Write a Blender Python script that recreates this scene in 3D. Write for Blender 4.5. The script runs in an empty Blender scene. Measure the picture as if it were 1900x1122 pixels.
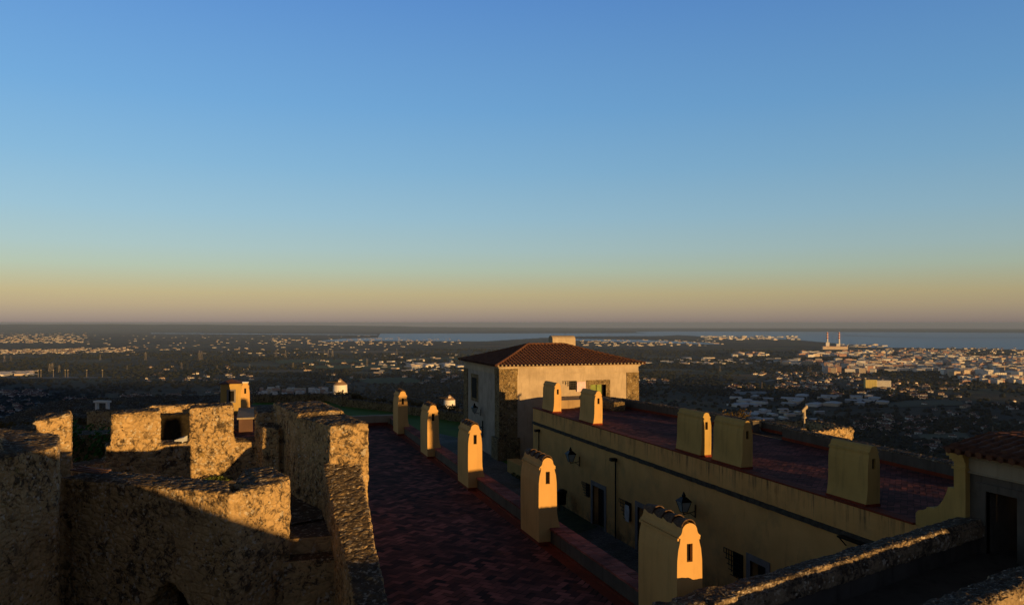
import bpy, bmesh, math, random
from mathutils import Vector, Matrix, noise
from math import radians as R, sin, cos, pi, hypot, atan2, exp
SC = bpy.context.scene
COL = SC.collection
# ------------------------------------------------------------------ camera
TH = R(18.26)            # the camera looks 18 degrees clockwise of the castle's long axis (+Y)
ST, CT = sin(TH), cos(TH)
FPX, HX, HY = 1455.0, 950.0, 598.0
cd = bpy.data.cameras.new('camera'); cam = bpy.data.objects.new('camera', cd); COL.objects.link(cam)
cam.location = (0, 0, 0); cam.rotation_euler = (R(90), 0, -TH)
cd.sensor_width = 36; cd.lens = 36*FPX/1900; cd.shift_y = (HY-561)/1900.0
cd.clip_start = 0.1; cd.clip_end = 200000
SC.camera = cam
# ------------------------------------------------------------------ light
SUN_AZ = 20.0            # light travels 20 degrees left of +Y
SUN_EL = 2.5
sd = bpy.data.lights.new('sun', 'SUN'); sun = bpy.data.objects.new('sun', sd); COL.objects.link(sun)
sd.energy = 5.0; sd.angle = R(0.5); sd.color = (1.0, 0.57, 0.195)
sdir = Vector((-sin(R(SUN_AZ))*cos(R(SUN_EL)), cos(R(SUN_AZ))*cos(R(SUN_EL)), -sin(R(SUN_EL))))
sun.rotation_euler = sdir.to_track_quat('-Z', 'Y').to_euler(); sun.location = (0, -30, 30)
SC.view_settings.view_transform = 'Standard'; SC.view_settings.look = 'None'
SC.view_settings.exposure = 0; SC.view_settings.gamma = 1
def srgb(r, g, b):
    f = lambda c: (c/255/12.92 if c/255 <= .04045 else ((c/255+.055)/1.055)**2.4)
    return (f(r), f(g), f(b), 1)
W = bpy.data.worlds.new('World'); SC.world = W; W.use_nodes = True
wn, wl = W.node_tree.nodes, W.node_tree.links; wn.clear()
wo = wn.new('ShaderNodeOutputWorld'); bg = wn.new('ShaderNodeBackground')
sky = wn.new('ShaderNodeTexSky'); sky.sky_type = 'NISHITA'; sky.sun_disc = False
sky.sun_elevation = R(SUN_EL); sky.sun_rotation = R(180-SUN_AZ)
sky.altitude = 240
tc = wn.new('ShaderNodeTexCoord'); sx = wn.new('ShaderNodeSeparateXYZ'); wl.new(tc.outputs['Generated'], sx.inputs[0])
rmp = wn.new('ShaderNodeValToRGB'); wl.new(sx.outputs['Z'], rmp.inputs[0])
stops = [(0.0, (141,127,121)), (0.009, (160,144,128)), (0.022, (179,162,131)), (0.036, (187,174,135)), (0.05, (182,182,152)), (0.066, (175,190,172)), (0.09, (165,191,192)), (0.13, (149,187,206)),
         (0.188, (129,177,211)), (0.26, (110,164,212)), (0.38, (90,142,205)), (0.5, (50,66,94)), (0.68, (30,34,44)), (1.0, (24,25,31))]
el = rmp.color_ramp.elements
while len(el) < len(stops): el.new(0.5)
for e, (p, c) in zip(el, stops): e.position = p; e.color = srgb(*c)
smul = wn.new('ShaderNodeMix'); smul.data_type = 'RGBA'; smul.blend_type = 'MIX'; smul.inputs[0].default_value = 0.93
sc_ = wn.new('ShaderNodeVectorMath'); sc_.operation = 'SCALE'; sc_.inputs['Scale'].default_value = 0.1
wl.new(sky.outputs[0], sc_.inputs[0]); wl.new(sc_.outputs[0], smul.inputs[6]); wl.new(rmp.outputs[0], smul.inputs[7])
dv = wn.new('ShaderNodeVectorMath'); dv.operation = 'DOT_PRODUCT'; wl.new(tc.outputs['Generated'], dv.inputs[0]); dv.inputs[1].default_value = tuple(-sdir)
def wmap(src, a, b, lo, hi):
    q = wn.new('ShaderNodeMapRange'); q.interpolation_type = 'SMOOTHSTEP'
    for i, v in enumerate((a, b, lo, hi)): q.inputs[i+1].default_value = v
    wl.new(src, q.inputs[0]); return q.outputs[0]
gm = wn.new('ShaderNodeMath'); gm.operation = 'MULTIPLY'; wl.new(wmap(dv.outputs['Value'], -.25, .8, 0, 1), gm.inputs[0]); wl.new(wmap(sx.outputs['Z'], .0, .75, 1, 0), gm.inputs[1])
glow = wn.new('ShaderNodeMix'); glow.data_type = 'RGBA'; wl.new(gm.outputs[0], glow.inputs[0]); wl.new(smul.outputs[2], glow.inputs[6]); glow.inputs[7].default_value = (.13,.075,.045,1)
dl = wn.new('ShaderNodeVectorMath'); dl.operation = 'DOT_PRODUCT'; wl.new(tc.outputs['Generated'], dl.inputs[0]); dl.inputs[1].default_value = (-CT, ST, 0)
br = wn.new('ShaderNodeVectorMath'); br.operation = 'SCALE'; dw = wn.new('ShaderNodeVectorMath'); dw.operation = 'DOT_PRODUCT'; wl.new(tc.outputs['Generated'], dw.inputs[0]); dw.inputs[1].default_value = (-1, 0, 0)
du = wn.new('ShaderNodeMix'); du.data_type = 'RGBA'; du.blend_type = 'MULTIPLY'; wl.new(wmap(dw.outputs['Value'], .33, .75, 0, 1), du.inputs[0]); wl.new(glow.outputs[2], du.inputs[6]); du.inputs[7].default_value = (.92,.68,.50,1)
wl.new(du.outputs[2], br.inputs[0]); wl.new(wmap(dl.outputs['Value'], -.8, .8, .86, 1.16), br.inputs['Scale'])
wl.new(br.outputs[0], bg.inputs[0]); bg.inputs[1].default_value = 1.0
wl.new(bg.outputs[0], wo.inputs[0])
# ------------------------------------------------------------------ helpers
rnd = random.Random(7)
def at(px, py, z):                      # point at height z seen at photo pixel
    D = -z*FPX/(py-HY); xc = D*(px-HX)/FPX
    return Vector((D*ST+xc*CT, D*CT-xc*ST, z))
def atD(px, py, D):
    xc = D*(px-HX)/FPX
    return Vector((D*ST+xc*CT, D*CT-xc*ST, -D*(py-HY)/FPX))
class MB:
    def __init__(s): s.v = []; s.f = []; s.m = []
    def add(s, vs, fs, m=0):
        n = len(s.v); s.v += [tuple(v) for v in vs]; s.f += [tuple(i+n for i in f) for f in fs]; s.m += [m]*len(fs); return s
    def box(s, x0, x1, y0, y1, z0, z1, m=0, rz=0, piv=None):
        vs = [(x, y, z) for z in (z0, z1) for x, y in ((x0, y0), (x1, y0), (x1, y1), (x0, y1))]
        if rz:
            cx, cy = piv if piv else ((x0+x1)/2, (y0+y1)/2); c, q = cos(rz), sin(rz)
            vs = [(cx+(x-cx)*c-(y-cy)*q, cy+(x-cx)*q+(y-cy)*c, z) for x, y, z in vs]
        return s.add(vs, [(3,2,1,0), (4,5,6,7), (0,1,5,4), (1,2,6,5), (2,3,7,6), (3,0,4,7)], m)
    def prism(s, poly, z0, z1, m=0):    # z1 number or list of top heights
        n = len(poly); zt = z1 if isinstance(z1, (list, tuple)) else [z1]*n
        a = sum(poly[i][0]*poly[(i+1) % n][1]-poly[(i+1) % n][0]*poly[i][1] for i in range(n))
        if a < 0: poly = poly[::-1]; zt = zt[::-1]
        zb = z0 if isinstance(z0, (list, tuple)) else [z0]*n
        vs = [(p[0], p[1], zb[i]) for i, p in enumerate(poly)]+[(p[0], p[1], zt[i]) for i, p in enumerate(poly)]
        return s.add(vs, [tuple(range(n))[::-1], tuple(range(n, 2*n))]+[(i, (i+1) % n, (i+1) % n+n, i+n) for i in range(n)], m)
    def prof_y(s, prof, y0, y1, m=0):   # closed XZ profile (counter-clockwise seen from -Y) extruded along Y
        n = len(prof)
        vs = [(x, y0, z) for x, z in prof]+[(x, y1, z) for x, z in prof]
        return s.add(vs, [tuple(range(n)), tuple(range(n, 2*n))[::-1]]+[(i, i+n, (i+1) % n+n, (i+1) % n) for i in range(n)], m)
    def tube(s, p0, p1, r0, r1=None, n=8, m=0):
        r1 = r0 if r1 is None else r1; p0, p1 = Vector(p0), Vector(p1); d = (p1-p0).normalized()
        u = d.orthogonal().normalized(); w = d.cross(u)
        vs = [p0+(u*cos(2*pi*i/n)+w*sin(2*pi*i/n))*r0 for i in range(n)]+[p1+(u*cos(2*pi*i/n)+w*sin(2*pi*i/n))*r1 for i in range(n)]
        return s.add(vs, [tuple(range(n))[::-1], tuple(range(n, 2*n))]+[(i, (i+1) % n, (i+1) % n+n, i+n) for i in range(n)], m)
    def lathe(s, c, prof, n=20, m=0):   # prof: (r, z)
        k = len(prof); vs = [(c[0]+r*cos(2*pi*i/n), c[1]+r*sin(2*pi*i/n), c[2]+z) for r, z in prof for i in range(n)]
        fs = [(j*n+i, j*n+(i+1) % n, (j+1)*n+(i+1) % n, (j+1)*n+i) for j in range(k-1) for i in range(n)]
        fs += [tuple(range(n))[::-1], tuple(range((k-1)*n, k*n))]
        return s.add(vs, fs, m)
    def strip(s, pts, w, dz=0, m=0):    # flat ribbon along ground points
        vs = []
        for i, p in enumerate(pts):
            a = Vector(pts[max(i-1, 0)]); b = Vector(pts[min(i+1, len(pts)-1)]); t = (b-a); t.z = 0; t.normalize(); nn = Vector((-t.y, t.x, 0))*w/2
            vs += [Vector(p)-nn+Vector((0, 0, dz)), Vector(p)+nn+Vector((0, 0, dz))]
        return s.add(vs, [(2*i, 2*i+2, 2*i+3, 2*i+1) for i in range(len(pts)-1)], m)
    def build(s, name, mats, parent=None, smooth=False, loc=None):
        me = bpy.data.meshes.new(name)
        vs = s.v if loc is None else [(a-loc[0], b-loc[1], c-loc[2]) for a, b, c in s.v]
        me.from_pydata(vs, [], s.f)
        for m in (mats if isinstance(mats, (list, tuple)) else [mats]): me.materials.append(m)
        if any(s.m): me.polygons.foreach_set('material_index', s.m)
        if smooth: me.polygons.foreach_set('use_smooth', [True]*len(me.polygons))
        me.update(); o = bpy.data.objects.new(name, me); COL.objects.link(o)
        if loc is not None and parent is None: o.location = loc
        if parent: o.parent = parent
        return o
def tag(o, label=None, cat=None, group=None, kind=None):
    if label: o['label'] = label
    if cat: o['category'] = cat
    if group: o['group'] = group
    if kind: o['kind'] = kind
    return o
def empty(name, loc, label, cat, group=None):
    o = bpy.data.objects.new(name, None); COL.objects.link(o); o.location = loc; o.empty_display_size = .2
    return tag(o, label, cat, group)
def copy_tree(o, parent=None):
    c = o.copy(); COL.objects.link(c); c.parent = parent
    for ch in list(o.children): copy_tree(ch, c)
    return c
def bevel(o, w=.01, seg=2):
    m = o.modifiers.new('b', 'BEVEL'); m.width = w; m.segments = seg; m.limit_method = 'ANGLE'; return o
def rough(mb, name, mat, vox=.06, amp=.05, fine=.018, parent=None):
    # union of prisms -> one worn masonry surface
    o = mb.build(name, mat); md = o.modifiers.new('r', 'REMESH'); md.mode = 'VOXEL'; md.voxel_size = vox
    dg = bpy.context.evaluated_depsgraph_get(); dg.update()
    me = bpy.data.meshes.new_from_object(o.evaluated_get(dg)); o.modifiers.clear(); old = o.data; o.data = me; bpy.data.meshes.remove(old)
    me.name = name
    if not me.materials: me.materials.append(mat)
    bm = bmesh.new(); bm.from_mesh(me)
    for _ in range(3 if vox < .07 else 1): bmesh.ops.smooth_vert(bm, verts=bm.verts, factor=.5, use_axis_x=True, use_axis_y=True, use_axis_z=True)
    bm.normal_update(); bm.to_mesh(me); bm.free(); me.update()
    co = [v.co.copy() for v in me.vertices]; no = [v.normal.copy() for v in me.vertices]; out = []
    for p, q in zip(co, no):
        d = amp*.8*noise.noise(p*1.3)+amp*.5*noise.noise(p*3.1+Vector((9, 2, 4)))+fine*.6*noise.noise(p*9)+fine*noise.noise(p*21)
        vd = noise.voronoi(Vector((p.x*3.6, p.y*3.6, p.z*5.2)))[0]; d += amp*.9*min(1., (vd[1]-vd[0])*3)-amp*.45
        if q.z > .5: d += amp*.8*noise.noise(p*5.3+Vector((3, 3, 3)))-fine
        out += list(p+q*d+Vector((noise.noise(p*6+Vector((50,0,0))), noise.noise(p*6+Vector((0,50,0))), 0))*fine*.8)
    me.vertices.foreach_set('co', out); me.update()
    if parent: o.parent = parent
    return o
# ------------------------------------------------------------------ materials
class N:
    def __init__(s, name):
        s.m = bpy.data.materials.new(name); s.m.use_nodes = True; s.n = s.m.node_tree.nodes; s.l = s.m.node_tree.links
        s.b = s.n['Principled BSDF']; s.co = s.n.new('ShaderNodeTexCoord').outputs['Object']
        s.b.inputs['Specular IOR Level'].default_value = .25
    def scale(s, v, co=None):
        q = s.n.new('ShaderNodeMapping'); q.inputs['Scale'].default_value = v; s.l.new(co or s.co, q.inputs[0]); return q.outputs[0]
    def noise(s, sc, det=6, ro=.6, co=None, dist=0):
        q = s.n.new('ShaderNodeTexNoise'); q.inputs['Scale'].default_value = sc; q.inputs['Detail'].default_value = det
        q.inputs['Roughness'].default_value = ro; q.inputs['Distortion'].default_value = dist; s.l.new(co or s.co, q.inputs['Vector']); return q.outputs[0]
    def vor(s, sc, co=None, feat='F1', out='Distance'):
        q = s.n.new('ShaderNodeTexVoronoi'); q.inputs['Scale'].default_value = sc; q.feature = feat; s.l.new(co or s.co, q.inputs['Vector']); return q.outputs[out]
    def ramp(s, fac, a, b, lo=0, hi=1):
        q = s.n.new('ShaderNodeMapRange'); q.inputs[1].default_value = a; q.inputs[2].default_value = b; q.inputs[3].default_value = lo; q.inputs[4].default_value = hi
        s.l.new(fac, q.inputs[0]); return q.outputs[0]
    def mix(s, fac, a, b, mode='MIX'):
        q = s.n.new('ShaderNodeMix'); q.data_type = 'RGBA'; q.blend_type = mode
        for i, v in ((0, fac), (6, a), (7, b)):
            if hasattr(v, 'links') or hasattr(v, 'is_output'): s.l.new(v, q.inputs[i])
            else: q.inputs[i].default_value = v if i == 0 else (v[0], v[1], v[2], 1)
        return q.outputs[2]
    def math(s, op, a, b):
        q = s.n.new('ShaderNodeMath'); q.operation = op
        for i, v in ((0, a), (1, b)):
            if hasattr(v, 'is_output'): s.l.new(v, q.inputs[i])
            else: q.inputs[i].default_value = v
        return q.outputs[0]
    def done(s, col, rough=.85, bump=None, bd=.02, bs=.6, metal=0):
        if hasattr(col, 'is_output'): s.l.new(col, s.b.inputs['Base Color'])
        else: s.b.inputs['Base Color'].default_value = (*col[:3], 1)
        s.b.inputs['Roughness'].default_value = rough; s.b.inputs['Metallic'].default_value = metal
        if bump is not None:
            q = s.n.new('ShaderNodeBump'); q.inputs['Distance'].default_value = bd; q.inputs['Strength'].default_value = bs
            s.l.new(bump, q.inputs['Height']); s.l.new(q.outputs[0], s.b.inputs['Normal'])
        return s.m
def stone(name, base, base2, dark, pale, lich=(.22,.15,.03), dk=(.485,.57)):
    n = N(name); wob = n.noise(2.2, 8, .65); fine = n.noise(14, 8, .7)
    c = n.mix(n.ramp(wob, .35, .65), base, base2)
    cell = n.vor(4.2, co=n.scale((1, 1, 1.6)), out='Color'); ed = n.vor(4.2, co=n.scale((1, 1, 1.6)), feat='DISTANCE_TO_EDGE')
    c = n.mix(n.ramp(cell, .2, .9, 0, .28), c, (base[0]*.5, base[1]*.48, base[2]*.45)); c = n.mix(n.math('MULTIPLY', n.ramp(ed, .05, .0, 0, .6), n.ramp(n.noise(1.7, 4), .48, .62)), c, (base[0]*.25, base[1]*.23, base[2]*.2))
    c = n.mix(n.ramp(fine, .35, .7, 0, .45), c, (base[0]*.45, base[1]*.42, base[2]*.4))
    blk = n.math('MULTIPLY', n.ramp(n.noise(5.5, 8, .75, dist=.6), *dk), n.ramp(n.noise(1.1, 3, .5), .36, .52))
    c = n.mix(n.math('MULTIPLY', blk, .9), c, dark)
    yl = n.math('MULTIPLY', n.ramp(n.noise(6.5, 6, .7, co=n.scale((1.1, .9, 1))), .58, .64), n.ramp(n.noise(.9, 2), .5, .6))
    c = n.mix(n.math('MULTIPLY', yl, .7), c, lich)
    sp = n.math('MULTIPLY', n.ramp(n.vor(10), .34, .24), n.ramp(n.noise(2.6, 4), .50, .57))
    c = n.mix(n.math('MULTIPLY', sp, .8), c, pale)
    sp2 = n.math('MULTIPLY', n.ramp(n.noise(8, 3, .6), .58, .62), n.ramp(n.noise(2.1, 3), .48, .56))
    c = n.mix(n.math('MULTIPLY', sp2, .75), c, pale)
    pit = n.math('MULTIPLY', n.ramp(n.vor(9), .26, .12), n.ramp(n.noise(1.9, 4), .46, .56)); c = n.mix(pit, c, dark)
    ge = n.n.new('ShaderNodeNewGeometry'); sz = n.n.new('ShaderNodeSeparateXYZ'); n.l.new(ge.outputs['Normal'], sz.inputs[0])
    top = n.mix(n.ramp(n.noise(9, 5, .7), .56, .62), (.055,.045,.036), (.42,.39,.33)); c = n.mix(n.ramp(sz.outputs['Z'], .55, .85, 0, .85), c, top)
    h = n.math('ADD', n.noise(20, 8, .7), n.math('MULTIPLY', n.ramp(ed, 0, .2), .9))
    return n.done(c, .95, h, .028, .9)
STONE = stone('castle_stone', (.68,.49,.245), (.52,.37,.18), (.045,.036,.028), (.60,.54,.42))
STONE2 = stone('coping_stone', (.46,.36,.23), (.33,.25,.155), (.045,.036,.028), (.66,.60,.48), dk=(.43,.54))
STONE3 = stone('quoin_stone', (.34,.25,.12), (.22,.16,.08), (.04,.032,.022), (.5,.42,.28))
def plaster(name, c1, c2, stain, zs=.12, amt=.5, bump=.3):
    n = N(name); c = n.mix(n.ramp(n.noise(1.3, 6, .6), .35, .65), c1, c2)
    st = n.ramp(n.noise(5, 6, .65, co=n.scale((1, 1, zs))), .52, .75, 0, amt)
    c = n.mix(st, c, stain)
    c = n.mix(n.ramp(n.noise(.45, 5, .6), .5, .72, 0, amt*.7), c, stain)
    return n.done(c, .9, n.noise(30, 5, .6), .006, bump)
YEL = plaster('yellow_limewash', (.70,.44,.16), (.63,.385,.135), (.34,.21,.08), amt=.35)
YELW = plaster('weathered_yellow_limewash', (.56,.35,.105), (.49,.30,.085), (.2,.13,.055), amt=.6)
def facade():
    n = N('streaked_facade_limewash'); c = n.mix(n.ramp(n.noise(1.1, 7, .6), .35, .65), (.74,.43,.15), (.64,.365,.12))
    sz = n.n.new('ShaderNodeSeparateXYZ'); n.l.new(n.co, sz.inputs[0])
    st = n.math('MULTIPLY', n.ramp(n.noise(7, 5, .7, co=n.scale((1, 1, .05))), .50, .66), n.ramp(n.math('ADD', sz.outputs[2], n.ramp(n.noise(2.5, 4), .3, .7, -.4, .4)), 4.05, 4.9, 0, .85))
    c = n.mix(st, c, (.07,.055,.035))
    st2 = n.math('MULTIPLY', n.ramp(n.noise(3.2, 6, .7, co=n.scale((1, 1, .16))), .57, .70), n.ramp(n.noise(.5, 3), .45, .6)); c = n.mix(n.math('MULTIPLY', st2, .7), c, (.22,.09,.03))
    gr = n.ramp(n.noise(.8, 6, .65), .5, .7, 0, .45); c = n.mix(gr, c, (.27,.20,.09))
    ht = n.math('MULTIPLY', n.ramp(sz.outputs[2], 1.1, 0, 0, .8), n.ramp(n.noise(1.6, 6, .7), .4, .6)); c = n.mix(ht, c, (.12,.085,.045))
    return n.done(c, .9, n.noise(26, 5, .6), .008, .4)
FACADE = facade()
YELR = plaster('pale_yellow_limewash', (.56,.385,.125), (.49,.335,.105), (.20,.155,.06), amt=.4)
HOUSEP = plaster('aged_cream_plaster', (.54,.45,.33), (.42,.345,.25), (.27,.215,.15), amt=.65)
WHITEP = plaster('stained_white_plaster', (.48,.42,.36), (.34,.295,.25), (.16,.135,.11), amt=.65)
GREYP = plaster('grey_render', (.13,.115,.095), (.09,.08,.068), (.03,.028,.025), amt=.8)
BEIGE = plaster('beige_trim_plaster', (.36,.31,.22), (.31,.26,.18), (.15,.12,.08), amt=.4)
BENCHP = plaster('ochre_bench_plaster', (.42,.31,.17), (.34,.24,.13), (.12,.09,.05), amt=.7)
def simple(name, c, rough=.7, metal=0, var=.25, sc=3, bump=0):
    n = N(name); q = n.mix(n.ramp(n.noise(sc, 5), .3, .7), tuple(x*(1-var) for x in c), tuple(min(1, x*(1+var)) for x in c))
    return n.done(q, rough, n.noise(sc*6, 4) if bump else None, .01, bump, metal)
IRON = simple('black_iron', (.012,.012,.013), .5, .6)
WOODD = simple('dark_painted_door', (.02,.024,.03), .6, sc=8)
FRAME = simple('grey_stone_surround', (.20,.19,.19), .8, bump=.3)
DARK = simple('dark_void', (.008,.007,.006), .9)
REDSK = plaster('red_oxide_skirting', (.24,.045,.015), (.17,.03,.012), (.05,.015,.01), amt=.6)
PLAQ = simple('white_plaque', (.55,.58,.6), .5)
PINK = simple('pink_plaque', (.75,.55,.62), .5)
GREEN = simple('green_shutter_paint', (.20,.26,.05), .6, sc=6)
WOODP = simple('weathered_plank_wood', (.20,.12,.09), .8, sc=12, bump=.4)
METALP = simple('pale_metal_paint', (.42,.36,.27), .45, .2)
COBBLE = None
def brickmat():
    n = N('terracotta_paving'); a = n.n.new('ShaderNodeVertexColor'); a.layer_name = 'tone'
    sep = n.n.new('ShaderNodeSeparateColor'); n.l.new(a.outputs[0], sep.inputs[0])
    dirt = n.ramp(n.noise(.55, 6, .65), .44, .64)
    c = n.mix(sep.outputs[0], (.045,.028,.028), (.46,.16,.13))
    c = n.mix(n.math('MULTIPLY', dirt, .75), c, (.075,.036,.034))
    c = n.mix(n.ramp(n.noise(1.2, 4), .6, .75, 0, .6), c, (.28,.085,.045))
    n.b.inputs['Specular IOR Level'].default_value = .06
    return n.done(c, .9, n.noise(25, 5), .006, .5)
BRICK = brickmat()
def tilemat():
    n = N('terracotta_roof_tile'); c = n.mix(n.ramp(n.noise(2.4, 7, .7), .35, .65), (.125,.05,.028), (.20,.095,.05))
    c = n.mix(n.ramp(n.noise(4.3, 5, .7), .5, .68, 0, .8), c, (.035,.022,.016))
    return n.done(c, .85, n.noise(30, 5), .01, .6)
TILE = tilemat()
TILED = simple('sooty_cap_tile', (.10,.065,.045), .9, var=.6, sc=14, bump=.5)
def cob():
    n = N('street_cobbles'); v = n.vor(9, out='Color'); d = n.vor(9, feat='DISTANCE_TO_EDGE')
    c = n.mix(n.ramp(v, 0, 1), (.07,.068,.07), (.17,.165,.16)); c = n.mix(n.ramp(d, .06, .01), c, (.02,.02,.018))
    c = n.mix(n.ramp(n.noise(.35, 5), .48, .6, 0, .7), c, (.03,.035,.015))
    return n.done(c, .85, d, .02, .8)
COBBLE = cob()
def grassm():
    n = N('lawn_grass'); c = n.mix(n.ramp(n.noise(.35, 7, .7), .35, .65), (.045,.13,.004), (.10,.19,.012))
    c = n.mix(n.ramp(n.noise(.16, 5, .65), .55, .68, 0, .8), c, (.08,.07,.035))
    return n.done(c, .95, n.noise(9, 6), .06, .8)
GRASS = grassm()
PATH = simple('sandy_path', (.20,.16,.11), .95, sc=.8, bump=.4)
LEAF = simple('dark_leaves', (.05,.08,.014), .7, var=.6, sc=2.5)
IVY = simple('ivy_leaves', (.03,.11,.012), .7, var=.5, sc=2.0)
DRY = simple('dry_shrub_leaves', (.11,.075,.02), .8, var=.5, sc=1.5)
BARK = simple('bark', (.06,.045,.03), .9, sc=6)
# ------------------------------------------------------------------ terrain
RE = 2*7.4e6
PR = [(0,-16),(60,-17),(100,-24),(260,-54),(600,-112),(1200,-168),(2000,-197),(3500,-218),(5500,-232),(7500,-238),(12000,-240),(1e6,-240)]
MILLS = [(atD(631, 733, 320), 'm1'), (atD(834, 757, 350), 'm2')]
def smooth(t): t = max(0., min(1., t)); return t*t*(3-2*t)
def gz(x, y):
    r = hypot(x, y)
    for i in range(len(PR)-1):
        if r <= PR[i+1][0]:
            t = (r-PR[i][0])/(PR[i+1][0]-PR[i][0]); z = PR[i][1]*(1-t)+PR[i+1][1]*t; break
    if r > 500:
        k = smooth((r-500)/900)*(1-smooth((r-4500)/3500))
        z += k*(16*noise.noise(Vector((x/700, y/700, 3.1)))+7*noise.noise(Vector((x/260, y/260, 1.7))))
    if y < 60:
        u = x*sin(R(SUN_AZ))-y*cos(R(SUN_AZ)); v = x*cos(R(SUN_AZ))+y*sin(R(SUN_AZ))
        w = exp(-((u-560)/170)**2)*(1-smooth((abs(v)-2600)/900)); z2 = -52+20*noise.noise(Vector((v/300, 4, u/400))); z = max(z, z*(1-w)+z2*w)
    for m, _ in MILLS:
        z2 = m.z+.3; w = exp(-((x-m.x)**2+(y-m.y)**2)/(2*34**2)); z = z*(1-w)+z2*w
    if r > 20000:
        a = atan2(x*CT-y*ST, x*ST+y*CT)      # angle from view axis
        left = smooth((0.12-a)/.5)
        h = (70+215*left)*smooth((r-24000)/16000)
        z += h*(.82+.18*noise.noise(Vector((a*9, r/9000, 0)))+.12*noise.noise(Vector((a*31, 0, 2))))
    return z-r*r/RE
def ghit(px, py):
    D = 420.; s = (py-HY)/FPX; k = (px-HX)/FPX; st = 1.015
    while D < 60000:
        x, y = D*(ST+k*CT), D*(CT-k*ST)
        if gz(x, y) >= -D*s: break
        D *= st
    lo, hi = D/st, D
    for _ in range(12):
        mid = (lo+hi)/2; x, y = mid*(ST+k*CT), mid*(CT-k*ST)
        if gz(x, y) >= -mid*s: hi = mid
        else: lo = mid
    return Vector((hi*(ST+k*CT), hi*(CT-k*ST), gz(hi*(ST+k*CT), hi*(CT-k*ST)))), hi
def terrain():
    mb = MB(); rs = [0]; r = 20.
    while r < 61000: rs.append(r); r *= 1.045
    rs.append(61000.)
    angs = []; a = -180.
    while a < 180: angs.append(a); a += (.55 if -45 < a < 45 else 5)
    n = len(angs); vs = []
    for r in rs:
        for a in angs:
            t = TH+R(a); x, y = r*sin(t), r*cos(t); vs.append((x, y, gz(x, y)))
    fs = []
    for j in range(len(rs)-1):
        for i in range(n):
            k = (i+1) % n; fs.append((j*n+i, j*n+k, (j+1)*n+k, (j+1)*n+i)[::-1])
    mb.add(vs, fs); n_ = N('plain_fields_and_woods')
    co = n_.scale((1/1000, 1/1000, 1/1000))
    w = n_.noise(1.6, 9, .62, co=co); f = n_.vor(3.2, co=co, out='Color'); w2 = n_.noise(7, 8, .7, co=co); w3 = n_.noise(30, 5, .7, co=co)
    c = n_.mix(n_.ramp(w2, .4, .6), (.010,.019,.015), (.042,.038,.020))
    fld = n_.mix(n_.ramp(f, .2, .8), (.035,.085,.018), (.16,.115,.065))
    c = n_.mix(n_.math('MULTIPLY', n_.ramp(w, .53, .60), .75), c, fld)
    c = n_.mix(n_.ramp(w3, .5, .7, 0, .8), c, (.012,.015,.008))
    m = n_.done(c, .95, n_.math('ADD', w3, w2), 14, 1)
    return tag(mb.build('terrain', m, smooth=True), kind='structure')
terrain()
def seapt(px, py, dz=1.6):
    s = (py-HY)/FPX; k = (px-HX)/FPX; lo, hi = 1000., 42000.
    f = lambda D: -240+dz-(D*D*(1+k*k))/RE+D*s      # >0 -> surface above ray
    for D in range(1000, 42000, 200):
        if f(D) > 0: hi = D; lo = D-200; break
    for _ in range(30):
        mid = (lo+hi)/2
        if f(mid) > 0: hi = mid
        else: lo = mid
    return Vector((hi*(ST+k*CT), hi*(CT-k*ST), 0)), hi
def water(name, top, bot):               # shorelines far and near as photo-derived bearings and ranges
    mb = MB(); vs = []; n = 160; rows = 14
    def interp(L, x):
        for (a, b), (c, d) in zip(L, L[1:]):
            if x <= c: return b+(d-b)*(x-a)/(c-a)
        return L[-1][1]
    x0, x1 = top[0][0], top[-1][0]
    for i in range(n+1):
        x = x0+(x1-x0)*i/n
        pt, d0 = seapt(x, interp(top, x)); pb, d1 = seapt(x, interp(bot, x)+.5*noise.noise(Vector((x/9, 0, 0))))
        for j in range(rows+1):
            t = j/rows; D = 1/((1-t)/max(d0, 1)+t/max(d1, 1)); k = (x-HX)/FPX
            X, Y = D*(ST+k*CT), D*(CT-k*ST); vs.append((X, Y, -240+1.6-(X*X+Y*Y)/RE))
    mb.add(vs, [(i*(rows+1)+j, i*(rows+1)+j+1, (i+1)*(rows+1)+j+1, (i+1)*(rows+1)+j) for i in range(n) for j in range(rows)])
    return tag(mb.build(name, WATER, smooth=True), kind='structure')
n_ = N('estuary_water'); WATER = n_.done((.045,.08,.12), .36); WATER.node_tree.nodes['Principled BSDF'].inputs['Specular IOR Level'].default_value = .5
water('sea', [(1180,615.2),(1300,613.5),(2150,612.5)], [(1180,616.5),(1300,624),(1400,626.5),(1480,630.5),(1560,637.5),(1575,641),(1640,646.5),(1660,652),(1790,656),(2150,662)])
water('estuary', [(590,632.4),(640,628),(702,626),(704,618.6),(1300,617.6)], [(590,633),(700,632),(900,633),(1000,627),(1060,624),(1230,623),(1300,619)])
water('river', [(1040,628.2),(1190,630.3),(1300,635),(1335,637.6)], [(1040,630.5),(1130,633.3),(1200,635),(1300,638),(1335,638.4)])
water('river_channel', [(280,617.6),(700,620.2)], [(280,618.8),(700,621.6)])
sand = simple('pale_sand', (.30,.24,.17), .9, sc=.002)
mb = MB(); mb.strip([seapt(x, y, 4)[0]+Vector((0, 0, -240+4-seapt(x, y, 4)[0].length_squared/RE)) for x, y in ((1560,622),(1640,624.6),(1720,626.6),(1800,627),(1900,626.4),(2000,626))], 130)
tag(mb.build('sand_spit', sand), kind='structure')
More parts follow.
